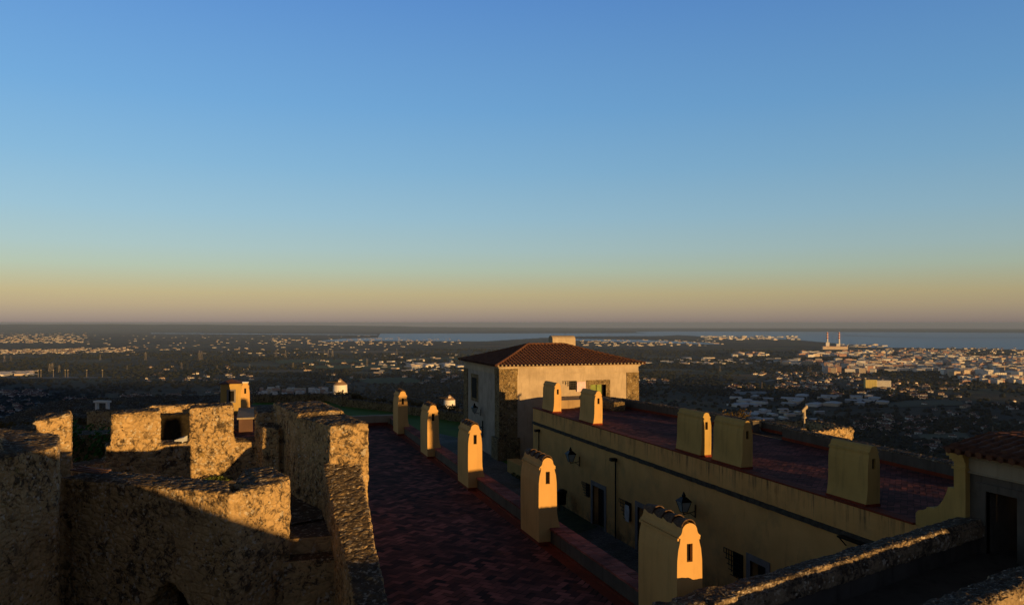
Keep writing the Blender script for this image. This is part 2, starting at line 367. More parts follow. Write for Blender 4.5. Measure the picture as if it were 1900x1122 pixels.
# ------------------------------------------------------------------ roads on the plain
ROADM = simple('pale_asphalt', (.16,.16,.17), .8, sc=.01)
def road(pts, w, name='road'):
    P = []
    for (a, b), (c, d) in zip(pts, pts[1:]):
        for i in range(12):
            t = i/12; p, _ = ghit(a+(c-a)*t, b+(d-b)*t); p.z += 2.0; P.append(p)
    return tag(MB().strip(P, w).build(name, ROADM), kind='structure')
road([(-40,700.5),(60,701.3),(150,701),(250,700.3)], 60, 'motorway')
road([(-30,779),(30,770),(62,761),(76,752),(62,745),(30,741)], 22)
road([(1180,712),(1300,716),(1420,708),(1480,697)], 22)
FG = simple('green_field', (.04,.085,.018), .95, var=.3, sc=.01); FT = simple('tan_field', (.13,.10,.06), .95, var=.3, sc=.01); FO = simple('olive_field', (.06,.065,.028), .95, var=.3, sc=.01)
def field(quad, mat):
    # quad: corner bearings/ranges of one real field, draped on the terrain
    n = 10; vs = []
    for j in range(n+1):
        for i in range(n+1):
            u, v = i/n, j/n; a = [quad[0][k]*(1-u)+quad[1][k]*u for k in (0, 1)]; b_ = [quad[3][k]*(1-u)+quad[2][k]*u for k in (0, 1)]
            p, _ = ghit(a[0]*(1-v)+b_[0]*v, a[1]*(1-v)+b_[1]*v); vs.append((p.x, p.y, p.z+1.2))
    return tag(MB().add(vs, [(j*(n+1)+i, j*(n+1)+i+1, (j+1)*(n+1)+i+1, (j+1)*(n+1)+i) for j in range(n) for i in range(n)]).build('field', mat), kind='structure')
for q, m_ in (([(500,668),(700,666),(720,672),(520,675)],FG),([(560,678),(740,676),(760,683),(590,686)],FG),([(430,674),(520,676),(530,681),(420,681)],FO),([(640,702),(760,701),(800,710),(690,712)],FG),
              ([(440,688),(580,686),(600,690),(450,692)],FT),([(250,640),(420,641),(430,645),(240,644)],FO),([(560,650),(760,651),(770,655),(550,655)],FT),([(100,668),(200,667),(215,672),(95,673)],FO),
              ([(640,690),(720,689),(740,694),(650,696)],FO),([(1180,684),(1300,685),(1310,690),(1190,690)],FO),([(1355,727),(1420,726),(1425,731),(1358,733)],ROADM),([(1560,700),(1650,699),(1660,702),(1570,703)],FT),
              ([(1640,745),(1780,742),(1790,752),(1650,757)],FO),([(1180,662),(1300,660),(1310,664),(1190,666)],FO),([(760,664),(850,664),(850,668),(770,669)],FG),([(1700,806),(1790,800),(1800,815),(1720,822)],FO)): field(q, m_)
# ------------------------------------------------------------------ far buildings
def fm(name, c, r=.8): return simple(name, c, r, var=.12, sc=.05)
WHT = fm('white_render', (.82,.80,.76)); CRM = fm('cream_render', (.70,.58,.44)); PNK = fm('pink_render', (.55,.34,.26)); GRY = fm('grey_cladding', (.30,.32,.34))
RED = fm('far_red_tiles', (.19,.10,.07)); WIN = fm('far_window_bands', (.10,.11,.13)); RFW = fm('pale_metal_roof', (.62,.64,.68)); REDP = fm('red_cladding', (.5,.05,.04))
FM = [WHT, CRM, PNK, GRY, RED, WIN, RFW]
def apartment(wi, fl):
    m = MB(); m.box(-.5, .5, -.5, .5, -.3, 1, wi)
    for k in range(fl):
        z = (k+.35)/fl
        nb = 5
        for j in range(nb):
            c = -.5+(j+.5)/nb
            m.box(c-.055, c+.055, -.512, -.49, z, z+.42/fl, 5); m.box(-.512, -.49, c-.055, c+.055, z, z+.42/fl, 5)
            m.box(.49, .512, c-.055, c+.055, z, z+.42/fl, 5)
    m.box(-.2, .15, -.2, .2, 1, 1.1, 3); m.box(-.52, .52, -.52, .52, 1-.03, 1.015, wi); return m
def villa(wi):
    m = MB(); m.box(-.5, .5, -.5, .5, -.6, .62, wi)
    m.add([(-.58,-.58,.6),(.58,-.58,.6),(.58,.58,.6),(-.58,.58,.6),(-.25,0,1),(.25,0,1)], [(0,1,5,4),(1,2,5),(2,3,4,5),(3,0,4),(3,2,1,0)], 4)
    m.box(-.3, -.12, -.515, -.49, .1, .4, 5); m.box(.12, .3, -.515, -.49, .1, .4, 5); m.box(.49, .515, -.1, .12, .1, .4, 5); m.box(-.515, -.49, -.1, .12, .1, .4, 5); m.box(.2, .3, .1, .2, .7, 1.08, wi); return m
def shed(wi):
    m = MB(); m.box(-.5, .5, -.5, .5, -.6, .8, wi)
    m.add([(-.51,-.51,.78),(.51,-.51,.78),(.51,.51,.78),(-.51,.51,.78),(-.51,0,1),(.51,0,1)], [(0,1,5,4),(2,3,4,5),(3,0,4),(1,2,5),(3,2,1,0)], 6)
    for j in range(6): c = -.45+j*.17; m.box(c, c+.1, -.508, -.49, .15, .55, 5)
    return m
VAR = {'apartment': [apartment(w, f) for w, f in ((0,6),(1,7),(2,8),(0,8),(2,6),(0,5))], 'villa': [villa(w) for w in (0,0,1)], 'shed': [shed(w) for w in (0,3,1)]}
PROTO = {k: [] for k in VAR}
def meshof(kind, i):
    while len(PROTO[kind]) <= i: PROTO[kind].append(None)
    if PROTO[kind][i] is None:
        o = VAR[kind][i].build(kind, FM); PROTO[kind][i] = o.data; bpy.data.objects.remove(o)
    return PROTO[kind][i]
# x0, x1, y0, y1, count, kind, width range, height range, label, group
CL = [
 (1760,1905,664,700,230,'apartment',(22,60),(13,26),'pale apartment block among the dense city blocks at the far right edge','city blocks at the right edge'),
 (1600,1790,652,690,330,'apartment',(20,55),(9,20),'pale apartment block in the dense town behind the dark wooded strip','town blocks inland of the shore'),
 (1480,1640,656,664,60,'apartment',(30,60),(18,30),'sunlit pink apartment block in the row below the power station','blocks below the power station'),
 (1455,1720,671,678,60,'apartment',(30,60),(13,24),'sunlit block in the lower row of the city under the power station','lower row of city blocks'),
 (1530,1620,679,694,46,'apartment',(22,42),(18,30),'blue-white shaded apartment tower left of the yellow and white block','shaded towers above the yellow block'),
 (1640,1900,646,660,130,'villa',(18,40),(6,12),'small pale building along the shore of the blue bay','buildings along the bay shore'),
 (1780,1905,693,712,60,'apartment',(16,34),(9,15),'pale block at the near edge of the city far right','near edge of the city'),
 (1360,1425,656,662,18,'apartment',(30,60),(12,20),'pink block in the isolated row above the dark wood','isolated row of pink blocks'),
 (1190,1480,664,676,40,'shed',(25,70),(6,9),'small pale shed in the wooded plain right of the tiled house','sheds in the right plain'),
 (1400,1600,690,706,50,'villa',(14,30),(6,9),'low pale house between the shaded towers and the warehouses','houses above the warehouses'),
 (1440,1540,708,724,46,'villa',(12,26),(5,8),'small house in the pinkish group above the white warehouses','pinkish houses above the warehouses'),
 (1345,1400,717,726,14,'villa',(14,28),(6,9),'white sunlit house in the small group left of the grey shed','white houses above the long warehouse'),
 (1342,1640,736,754,24,'shed',(26,60),(6,9),'white warehouse with a pale metal roof in the row beyond the rooftop','warehouses beyond the rooftop'),
 (1390,1530,762,782,14,'shed',(18,34),(5,7),'pale shed roof just above the stone bastion with the telescope','sheds above the bastion'),
 (1540,1780,700,740,80,'villa',(11,24),(5,8),'small house scattered around the yellow and white apartment block','houses around the yellow block'),
 (1590,1720,772,800,46,'villa',(9,15),(5,7),'small villa in the dark valley right of the stone bastion','villas right of the bastion'),
 (1700,1900,745,800,26,'villa',(9,14),(5,7),'lone small villa on the dark slope above the tiled gate roof','villas above the gate roof'),
 (1640,1790,800,850,24,'villa',(8,12),(4,6),'small villa low on the slope just over the right parapet','villas just over the right parapet'),
 (1820,1900,812,828,9,'villa',(8,12),(4,6),'white villa just above the tiled gate roof','villas touching the gate roof'),
 (1180,1240,704,714,16,'villa',(12,20),(6,9),'white house beside the right end of the tiled house','white houses by the tiled house'),
 (1300,1480,624,631,90,'shed',(40,110),(10,24),'pale industrial building in the harbour works by the estuary','harbour works'),
 (1560,1640,640,644,18,'shed',(50,120),(8,16),'pale shed on the spit right of the two striped stacks','sheds on the spit'),
 (1080,1340,630,642,110,'villa',(25,60),(7,12),'pale speck of a house in the far village behind the tiled house','far village right of the house roof'),
 (0,140,648,657,150,'villa',(18,40),(6,9),'pinkish house in the long sunlit village at the far left','long village at far left'),
 (130,235,645,654,70,'villa',(18,40),(6,9),'white house in the village just right of the far left village','second village at left'),
 (0,160,618,636,200,'villa',(24,56),(7,12),'tiny pale house in the town near the horizon at far left','town near the left horizon'),
 (160,760,622,660,190,'villa',(14,38),(5,9),'tiny pale house scattered over the wide left plain','houses over the left plain'),
 (500,860,628,640,120,'villa',(22,52),(7,12),'tiny pale building in the settlement before the estuary','settlement before the estuary'),
 (690,865,655,692,70,'shed',(16,42),(5,8),'pale factory shed in the plain left of the tiled house','factory sheds left of the tiled house'),
 (760,860,676,682,10,'shed',(50,80),(9,12),'long white factory shed close left of the tiled house','long white sheds'),
 (0,62,690,697,16,'shed',(26,60),(7,10),'white warehouse beside the motorway at far left','warehouses by the motorway'),
 (8,82,726,737,26,'villa',(16,30),(6,9),'white house in the pale cluster below the motorway','pale cluster below the motorway'),
 (0,80,744,768,16,'villa',(13,22),(6,8),'white house with a red roof beside the curving road at far left','houses by the curving road'),
 (120,175,738,744,12,'villa',(10,18),(5,7),'small white house on the slope right of the curving road','white houses right of the curving road'),
 (222,276,733,739,14,'villa',(11,18),(6,8),'white house with a red roof in the left red roofed row','left row of red roofs'),
 (298,335,733,741,11,'villa',(11,17),(6,9),'white house with a red roof in the group above the battlement','red roofs above the battlement'),
 (270,470,680,708,50,'villa',(11,24),(5,8),'small pale house in the dark wooded plain above the yellow hut','houses above the yellow hut'),
 (482,612,724,736,30,'apartment',(14,26),(9,16),'white apartment block in the bright cluster left of the windmill','white cluster left of the windmill'),
 (385,500,725,737,18,'villa',(11,20),(5,8),'low pale house between the yellow hut and the white cluster','houses beside the yellow hut'),
 (600,860,695,712,24,'villa',(12,26),(5,8),'small pale house in the fields above the windmill','houses above the windmill'),
 (560,700,668,690,22,'villa',(14,34),(5,8),'small pale house in the green fields of the middle plain','houses in the green fields'),
]
cands = []
for ci, (x0, x1, y0, y1, n, kind, wr, hr, lab, grp) in enumerate(CL):
    placed = []
    tries = 0; k = 0
    while k < n and tries < n*6:
        tries += 1; px, py = rnd.uniform(x0, x1), rnd.uniform(y0, y1)
        p, D = ghit(px, py); w = rnd.uniform(*wr); d = w*rnd.uniform(.45, .8); h = rnd.uniform(*hr)
        if any(hypot(p.x-q[0], p.y-q[1]) < (w+q[2])*.45 for q in placed): continue
        placed.append((p.x, p.y, w)); k += 1
        ga = ci*.7+1.2*noise.noise(Vector((p.x/700, p.y/700, ci)))
        if n > 60: gx = round((p.x*cos(ga)+p.y*sin(ga))/70)*70; gy = p.y*cos(ga)-p.x*sin(ga); qx, qy = gx*cos(ga)-gy*sin(ga), gx*sin(ga)+gy*cos(ga); p = Vector((qx, qy, gz(qx, qy)))
        cands.append((w*h/D/D, ci, p, w, d, h, ga+(pi/2 if rnd.random() < .6 else 0), rnd.randrange(len(VAR[kind])), kind, lab, grp))
cands.sort(key=lambda c: -c[0])
def apply_far(c, mb):
    _, ci, p, w, d, h, rz, vi, kind, lab, grp = c; V = VAR[kind][vi]; cc, ss = cos(rz), sin(rz)
    mb_v = [(p.x+x*w*cc-y*d*ss, p.y+x*w*ss+y*d*cc, p.z+z*h) for x, y, z in V.v]
    n = len(mb.v); mb.v += mb_v; mb.f += [tuple(i+n for i in f) for f in V.f]; mb.m += V.m
catn = {'apartment': 'apartment block', 'villa': 'house', 'shed': 'warehouse'}
onm = {'apartment': 'apartment_block', 'villa': 'house', 'shed': 'warehouse'}
NI = {'apartment': 0, 'villa': 0, 'shed': 0}
rest = MB()
for c in cands:
    _, ci, p, w, d, h, rz, vi, kind, lab, grp = c
    if sum(NI.values()) < 298:
        NI[kind] += 1
        o = bpy.data.objects.new(onm[kind], meshof(kind, vi)); COL.objects.link(o)
        o.location = p; o.scale = (w, d, h); o.rotation_euler = (0, 0, rz); tag(o, lab, catn[kind], grp)
    else: apply_far(c, rest)
o = rest.build('distant_buildings', FM); tag(o, 'countless tiny pale buildings of far towns spread over the plain', 'buildings', kind='stuff')
# yellow and white block
p, D = ghit(1628, 721); b = empty('apartment_tower', p, 'large slab block, left half yellow and right half white, standing alone above the warehouses', 'apartment block'); b.rotation_euler = (0, 0, -R(24))
YB = fm('far_yellow_render', (.55,.48,.18))
m = MB().box(-38, -4, -8, 8, -6, 28)
w_ = MB()
for k in range(7): m.box(-36+k*4.7, -35+k*4.7, -8.6, -7.9, 2, 27)
m.build('yellow_wing', YB, b)
m = MB().box(-3.9, 38, -7, 9, -6, 26, 0); m.build('white_wing', WHT, b)
m = MB()
for k in range(7): m.box(-3, 37, -7.3, -6.9, 2+k*3.5, 3.6+k*3.5)
m.build('window', WIN, b)
# power station
def stack(px, lab):
    p, D = ghit(px, 645.5); s = empty('power_station_stack', p, lab, 'smokestack', 'power station stacks'); H = 150.
    MB().lathe((0, 0, 0), [(9.5, -3), (8.2, 60), (7.2, H)], 14).build('shaft', WHT, s)
    for k in range(4):
        z = H-8-k*22; MB().lathe((0, 0, 0), [(7.9, z-8), (7.8, z+3)], 14).build('red_band', REDP, s)
    return s
stack(1535, 'left of the two tall striped smokestacks on the shore'); stack(1557, 'right of the two tall striped smokestacks on the shore')
p, D = ghit(1549, 648); t = empty('power_station_hall', p, 'long low reddish turbine hall under the two striped smokestacks', 'power station')
MB().box(-105, 105, -25, 25, -4, 24).build('hall', CRM, t); MB().box(-107, 107, -27, 27, 24, 28).build('roof', PNK, t); MB().box(-70, -40, 26, 50, -3, 62).build('boiler_house', WHT, t); MB().box(20, 46, 26, 50, -3, 50).build('boiler_house', WHT, t); t.rotation_euler = (0, 0, -TH-.2)
# silo towers of the harbour works
for i, (px, h) in enumerate(((1353,42),(1358,34),(1364,30),(1317,26))):
    p, D = ghit(px, 628.5); tag(MB().lathe((0, 0, 0), [(9, -2), (9, h), (5, h+4)], 10).build('silo_tower', WHT), ['pale tall silo at the left of the harbour works trio','middle silo of the harbour works trio','right and lowest silo of the harbour works trio','lone pale silo at the far left end of the harbour works'][i], 'silo', 'silos of the harbour works').location = p
# pylons
PYM = simple('galvanised_pylon', (.22,.20,.17), .6, .3)
def pylon_mb(h=1., wb=.12):
    m = MB(); r = .011
    for sx_, sy_ in ((1,1),(1,-1),(-1,1),(-1,-1)): m.tube((sx_*wb, sy_*wb, -.05), (sx_*.02, sy_*.02, 1), r, n=4)
    for z in (.62, .76, .9): m.box(-.16, .16, -.012, .012, z, z+.02)
    zz = 0; s = 1
    while zz < .6:
        a = wb*(1-zz*.85); b_ = wb*(1-(zz+.15)*.85)
        for q in (-1, 1): m.tube((s*a, q*a, zz), (-s*b_, q*b_, zz+.15), r*.7, n=4); m.tube((q*a, s*a, zz), (q*b_, -s*b_, zz+.15), r*.7, n=4)
        zz += .15; s = -s
    return m
pym = None
PY = [(8,671,12),(20,671,11),(92,692,18),(97,689,16),(110,691,14),(186,668,11),(270,668,15),(370,668,18),(374,667,16),(337,685,13),(236,687,9),(403,686,9),(463,684,9),(512,664,15),(530,664,15),(544,684,12),(609,662,14),(617,662,13),(681,680,15),(736,661,15),(652,684,9),(564,685,8),(602,656,8),(640,676,8),
      (1336,690,13),(1414,724,16),(1449,681,14),(1500,692,13),(1504,692,12),(1443,715,10),(1471,717,9),(1652,730,9),(1891,755,16),(1842,806,16),(1763,776,12),(1736,762,12)]
for i, (px, py, hp) in enumerate(PY):
    p, D = ghit(px, py)
    if pym is None: o = pylon_mb().build('electricity_pylon', PYM); pym = o.data
    else: o = bpy.data.objects.new('electricity_pylon', pym); COL.objects.link(o)
    h = hp*D/FPX; o.location = p; o.scale = (h, h, h); o.rotation_euler = (0, 0, rnd.uniform(0, 3))
    tag(o, ('thin lattice pylon standing in the wooded left plain' if px < 1000 else 'thin lattice pylon standing in the wooded right plain'), 'pylon', 'pylons in the left plain' if px < 1000 else 'pylons in the right plain')
pom = None
for i, px in enumerate((71, 76, 121, 126, 99, 161, 190)):
    p, D = ghit(px, 700.5)
    if pom is None: o = MB().tube((0, 0, -1), (0, 0, 30), .9, .5, 6).box(-2.4, 2.4, -.5, .5, 29, 31).build('motorway_light_mast', METALP); pom = o.data
    else: o = bpy.data.objects.new('motorway_light_mast', pom); COL.objects.link(o)
    o.location = p; tag(o, 'pale slim light mast standing on the motorway at far left', 'light mast', 'light masts on the motorway')
# woods
def blob(m, c, r, rs, flat=.7):
    ph = (1+5**.5)/2; V = [(-1,ph,0),(1,ph,0),(-1,-ph,0),(1,-ph,0),(0,-1,ph),(0,1,ph),(0,-1,-ph),(0,1,-ph),(ph,0,-1),(ph,0,1),(-ph,0,-1),(-ph,0,1)]
    F = [(0,11,5),(0,5,1),(0,1,7),(0,7,10),(0,10,11),(1,5,9),(5,11,4),(11,10,2),(10,7,6),(7,1,8),(3,9,4),(3,4,2),(3,2,6),(3,6,8),(3,8,9),(4,9,5),(2,4,11),(6,2,10),(8,6,7),(9,8,1)]
    k = r/1.9; m.add([(c[0]+x*k*rs.uniform(.65, 1.25), c[1]+y*k*rs.uniform(.65, 1.25), c[2]+z*k*flat*rs.uniform(.65, 1.3)) for x, y, z in V], F)
FBB = []
for o in [o for o in bpy.data.objects if o.name.split('.')[0] == 'field']:
    xs = [v.co.x for v in o.data.vertices]; ysv = [v.co.y for v in o.data.vertices]; mx, my = (max(xs)-min(xs))*.12, (max(ysv)-min(ysv))*.12; FBB.append((min(xs)+mx, max(xs)-mx, min(ysv)+my, max(ysv)-my))
rs = random.Random(3); m = MB(); cnt = 0
while cnt < 30000:
    r = 450*exp(rs.random()**.85*2.75); a = R(rs.uniform(-37, 38)); t = TH+a; x, y = r*sin(t), r*cos(t)
    if noise.noise(Vector((x/420, y/420, 7))) < -.08 and rs.random() < .8: continue
    if any(x0_ < x < x1_ and y0_ < y < y1_ for x0_, x1_, y0_, y1_ in FBB): continue
    cnt += 1; s_ = rs.uniform(2.2, 5.6)*(1+r/5000)
    blob(m, (x, y, gz(x, y)+s_*.35), s_, rs)
nn = N('wood_foliage'); co = nn.scale((.004, .004, .004)); wc = nn.mix(nn.ramp(nn.noise(3, 8, .7, co=co), .35, .65), (.007,.014,.010), (.028,.027,.014))
wc = nn.mix(nn.ramp(nn.noise(60, 3, .7, co=co), .4, .65, 0, .6), wc, (.014,.020,.007))
tag(m.build('far_woods', nn.done(wc, .95)), 'dark scattered woodland covering the plain and valley below the castle', 'woods', kind='stuff')
# ------------------------------------------------------------------ castle ground
SZ = -10.1
plat = [(-2,60),(0,105),(9.3,104.3),(10.6,97.2),(15.4,88.7),(20.5,77.5),(29.5,67),(29.5,8),(-2,8)]
ROCK = STONE3
tag(MB().prism(plat, -30, SZ-.05).build('castle_ground', GRASS), kind='structure')
def sheet(poly, z, name, mat):
    return tag(MB().add([(x, y, z) for x, y in poly], [tuple(range(len(poly)))]).build(name, mat), kind='structure')
sheet([(8.0,8),(16.4,8),(16.4,46),(17.2,46),(17.2,66),(15.5,72),(11.5,60),(9.0,50),(8.0,47)], SZ, 'street', COBBLE)
sheet([(13.2,33.8),(16.2,35.5),(16.2,41),(14.2,42),(12.4,38)], SZ+.008, 'street_verge', simple('dull_verge', (.035,.05,.014), .95, var=.5, sc=2, bump=.5))
pp = [at(700,748,SZ), at(722,755,SZ), at(742,760,SZ), at(790,768,SZ), at(850,772,SZ), at(905,785,SZ)]
tag(MB().strip([p+Vector((0,0,.02)) for p in pp], 2.2).build('path', PATH), kind='structure')
# bushes / leaf helper
def leaves(name, mat, pts, n, size, rs, parent=None):
    """pts: list of (centre, radii). n leaf quads spread through each volume."""
    m = MB()
    for c, rad in pts:
        for _ in range(n):
            while True:
                u = Vector((rs.uniform(-1, 1), rs.uniform(-1, 1), rs.uniform(-1, 1)))
                if u.length < 1 and u.length > .35*rs.random(): break
            p = Vector(c)+Vector((u.x*rad[0], u.y*rad[1], u.z*rad[2])); q = Vector((rs.gauss(0,1), rs.gauss(0,1), rs.gauss(0,1))).normalized(); w = q.orthogonal().normalized(); e = q.cross(w); s_ = size*rs.uniform(.5, 1.3)
            m.add([p-w*s_, p-e*s_*.5, p+w*s_, p+e*s_*.5], [(0,1,2,3)])
    return m.build(name, mat, parent)
rs = random.Random(11)
# outer curtain wall along the lawn
op = [(0,105),(9.3,104.3),(10.6,97.2),(15.4,88.7),(20.5,77.5),(29.5,67)]
m = MB()
for (a, b), (c, d) in zip(op, op[1:]):
    L = hypot(c-a, d-b); nx, ny = (d-b)/L*.4, -(c-a)/L*.4
    m.prism([(a-nx, b-ny), (c-nx, d-ny), (c+nx, d+ny), (a+nx, b+ny)], -14, -9.15)
m.box(10.0, 11.4, 96.6, 98.2, -13, -8.8)
tag(rough(m, 'outer_wall', STONE3, .22, .12, .06), 'low rubble outer wall curving round the lawn beyond the terrace', 'wall')
bl = []
for (a, b), (c, d) in zip(op[1:], op[2:]):
    for k in range(14):
        t = rs.random(); bl.append(((a+(c-a)*t+1.1, b+(d-b)*t+.8, -9.3+rs.uniform(-.3, .15)), (rs.uniform(.5, 1.3), .6, rs.uniform(.25, .5))))
tag(leaves('wall_scrub', DRY, bl, 90, .13, rs), 'dry brown scrub growing along the outer wall of the lawn', 'scrub', kind='stuff')
# windmills
def windmill(p, lab, w, sgn):
    t = empty('windmill', p, lab, 'windmill', 'old white windmills')
    MB().lathe((0, 0, 0), [(3.1*w, -2), (3.05*w, 0), (2.9*w, 4.3*w), (2.95*w, 4.4*w)], 24).build('tower', WHT, t)
    MB().lathe((0, 0, 4.4*w), [(3.1*w, 0), (1.6*w, 1.3*w), (.15, 2.6*w)], 16).build('cap', simple('weathered_cap', (.30,.20,.13), .9), t)
    MB().box(-.9, .3, -1.6, -.8, 4.6*w, 6.3*w).build('dormer', CRM, t)
    MB().box(.6*w, 1.1*w, -3.0*w, -2.7*w, 1.6*w, 2.5*w).build('window', DARK, t)
    MB().tube((-1.2*sgn, -1.5, 5.6*w), (-6.0*w*sgn, -3, 5.9*w), .16, .1).build('sail_shaft', BARK, t)
    MB().box(-4.5, 4.5, -3, 3, -3, -.6).build('foundation', STONE3, t) if False else None
    return t
windmill(MILLS[0][0], 'round white windmill with a conical cap beyond the green lawn', .98, 1)
windmill(MILLS[1][0], 'round white windmill half hidden by the outer wall left of the tiled house', .86, 1)
# ------------------------------------------------------------------ herringbone paving
def paving(name, x0, x1, y0, y1, z, ang, w=.17, n=2, seed=1, con=1.0):
    rs = random.Random(seed); ca, sa = cos(ang), sin(ang); vs = []; fs = []; tone = []
    cx, cy = (x0+x1)/2, (y0+y1)/2; Rr = hypot(x1-x0, y1-y0)/2; K = int(Rr/w)+4; g = .006
    def add(a, b, c, d):
        mx, my = (a+c)/2, (b+d)/2; X, Y = cx+mx*ca-my*sa, cy+mx*sa+my*ca
        if not (x0+.05 < X < x1-.05 and y0+.05 < Y < y1-.05): return
        k = len(vs); h = z+rs.uniform(0, .006); tl = rs.uniform(-.004, .004)
        q = [(a+g, b+g), (c-g, b+g), (c-g, d-g), (a+g, d-g)]
        for i, (u, v) in enumerate(q): vs.append((min(max(cx+u*ca-v*sa, x0), x1), min(max(cy+u*sa+v*ca, y0), y1), h+(tl if i < 2 else -tl)))
        fs.append((k, k+1, k+2, k+3))
        big = .5+.9*noise.noise(Vector((X*.8, Y*.8, seed))); tone.append(min(1, max(0, .42+con*((rs.random()**1.3)*1.0+big*.22-.58))))
    for r in range(-K, K):
        for mm in range(-K//n, K//n+1):
            s0 = (r % (2*n))+2*n*mm
            if abs(s0) < K: add(s0*w, r*w, (s0+n)*w, (r+1)*w)
    for c in range(-K, K):
        for mm in range(-K//n, K//n+1):
            r0 = ((c-2*n+1) % (2*n))+2*n*mm
            if abs(r0) < K: add(c*w, r0*w, (c+1)*w, (r0+n)*w)
    me = bpy.data.meshes.new(name); me.from_pydata(vs, [], fs); me.materials.append(BRICK)
    ca_ = me.color_attributes.new('tone', 'FLOAT_COLOR', 'POINT')
    arr = []
    for t in tone: arr += [t, t, t, 1]*4
    ca_.data.foreach_set('color', arr)
    o = bpy.data.objects.new(name, me); COL.objects.link(o); return tag(o, kind='structure')
GROUT = simple('dark_mortar', (.025,.018,.018), .95)
# left terrace
def solid(name, *b, mat=GREYP): return tag(MB().box(*b).build(name, mat), kind='structure')
solid('terrace_base', 2.0, 8.05, 4.0, 46.6, -10.6, -6.012, mat=GROUT)
paving('terrace_paving', 2.2, 7.34, 7, 45.8, -6.0, R(45), seed=2, con=.85)
sheet([(7.3,7),(7.62,7),(7.62,46.05),(2,46.05),(2,45.75),(7.3,45.75)], -5.996, 'red_floor_margin', REDSK)
# parapet of the terrace with brick top
pw = empty('terrace_parapet', (7.85, 29, -6), 'low parapet topped with red bricks joining the left row of yellow chimneys', 'parapet')
L0 = Vector((7.85, 29, -6))
def bl_(mb, name, mats, parent, loc): return mb.build(name, mats, parent, loc=loc)
bl_(MB().box(7.63, 8.07, 11.95, 45.98, -10.1, -5.60), 'wall', GREYP, pw, L0)
def brickrow(x0, x1, y0, y1, z, seed, alongy=True, wb=.13):
    rs = random.Random(seed); vs = []; fs = []; tone = []; y = y0
    while y < y1-.02:
        e = min(y+wb, y1); k = len(vs); h = z+rs.uniform(-.004, .006)
        for dz in (-.05, 0):
            vs += [(x0+rs.uniform(-.006, .006), y+.005, h+dz), (x1, y+.005, h+dz), (x1, e-.005, h+dz), (x0, e-.005, h+dz)]
        fs += [(k+4,k+5,k+6,k+7), (k,k+1,k+5,k+4), (k+3,k,k+4,k+7), (k+1,k+2,k+6,k+5), (k+2,k+3,k+7,k+6)]
        tone += [min(1, max(0, rs.random()*.6+.45+.5*noise.noise(Vector((0, y, seed)))))]*8; y += wb
    return vs, fs, tone
def toned(name, vs, fs, tone, parent=None, loc=(0,0,0)):
    me = bpy.data.meshes.new(name); me.from_pydata([(a-loc[0], b-loc[1], c-loc[2]) for a, b, c in vs], [], fs); me.materials.append(BRICK)
    ca_ = me.color_attributes.new('tone', 'FLOAT_COLOR', 'POINT'); arr = []
    for t in tone: arr += [t, t, t, 1]
    ca_.data.foreach_set('color', arr); o = bpy.data.objects.new(name, me); COL.objects.link(o); o.parent = parent; return o
V, F, T = brickrow(7.6, 7.84, 11.95, 46, -5.55, 5); V2, F2, T2 = brickrow(7.85, 8.1, 11.95, 46, -5.55, 9)
k = len(V); toned('brick_coping', V+V2, F+[tuple(i+k for i in f) for f in F2], T+T2, pw, L0)
bl_(MB().box(7.56, 7.63, 11.95, 46, -6.0, -5.93), 'skirting', REDSK, pw, L0)
ew = empty('terrace_end_wall', (5, 46.3, -6), 'low beige wall closing the far end of the red terrace', 'wall')
bl_(MB().box(1.5, 8.1, 46.05, 46.5, -10, -5.45), 'wall', BEIGE, ew, Vector((5, 46.3, -6))); bl_(MB().box(1.5, 7.5, 45.98, 46.05, -6, -5.85), 'skirting', REDSK, ew, Vector((5, 46.3, -6)))
# ------------------------------------------------------------------ chimneys
def arch_prof(w, h, flare, side, sh=.885):
    """front outline in XZ, x from 0..w, flare at one foot; bulged flanks, ogee top"""
    right = []; left = []
    H = h; s = H*sh
    # flank from bottom up
    def fl(z, on):
        f = flare*max(0, 1-z/(.42*H))**2 if on else 0
        bul = .012*sin(pi*min(1, z/s))-.06*w/.5*smooth((z/s-.84)/.16)
        return f+bul
    zs = [0, .06, .12, .18, .24, .3, .4, .5, .6, .7, .8, .9, .96, 1]
    for t in zs: right.append((w+fl(t*s, side > 0), t*s))
    for t in zs: left.append((-fl(t*s, side < 0), t*s))
    top = [(w*.95, s+.004*H), (w*.95, s+.014*H), (w*.90, s+.022*H), (w*.85, s+.032*H), (w*.825, s+.045*H)]
    arc = [(w*.5+w*.315*cos(a), s+.05*H+(H*(1-sh)-.05*H)*sin(a)) for a in [pi*i/10 for i in range(0, 11)]]
    lt = [(w-x, z) for x, z in top][::-1]
    return right+top+arc+lt+left[::-1]
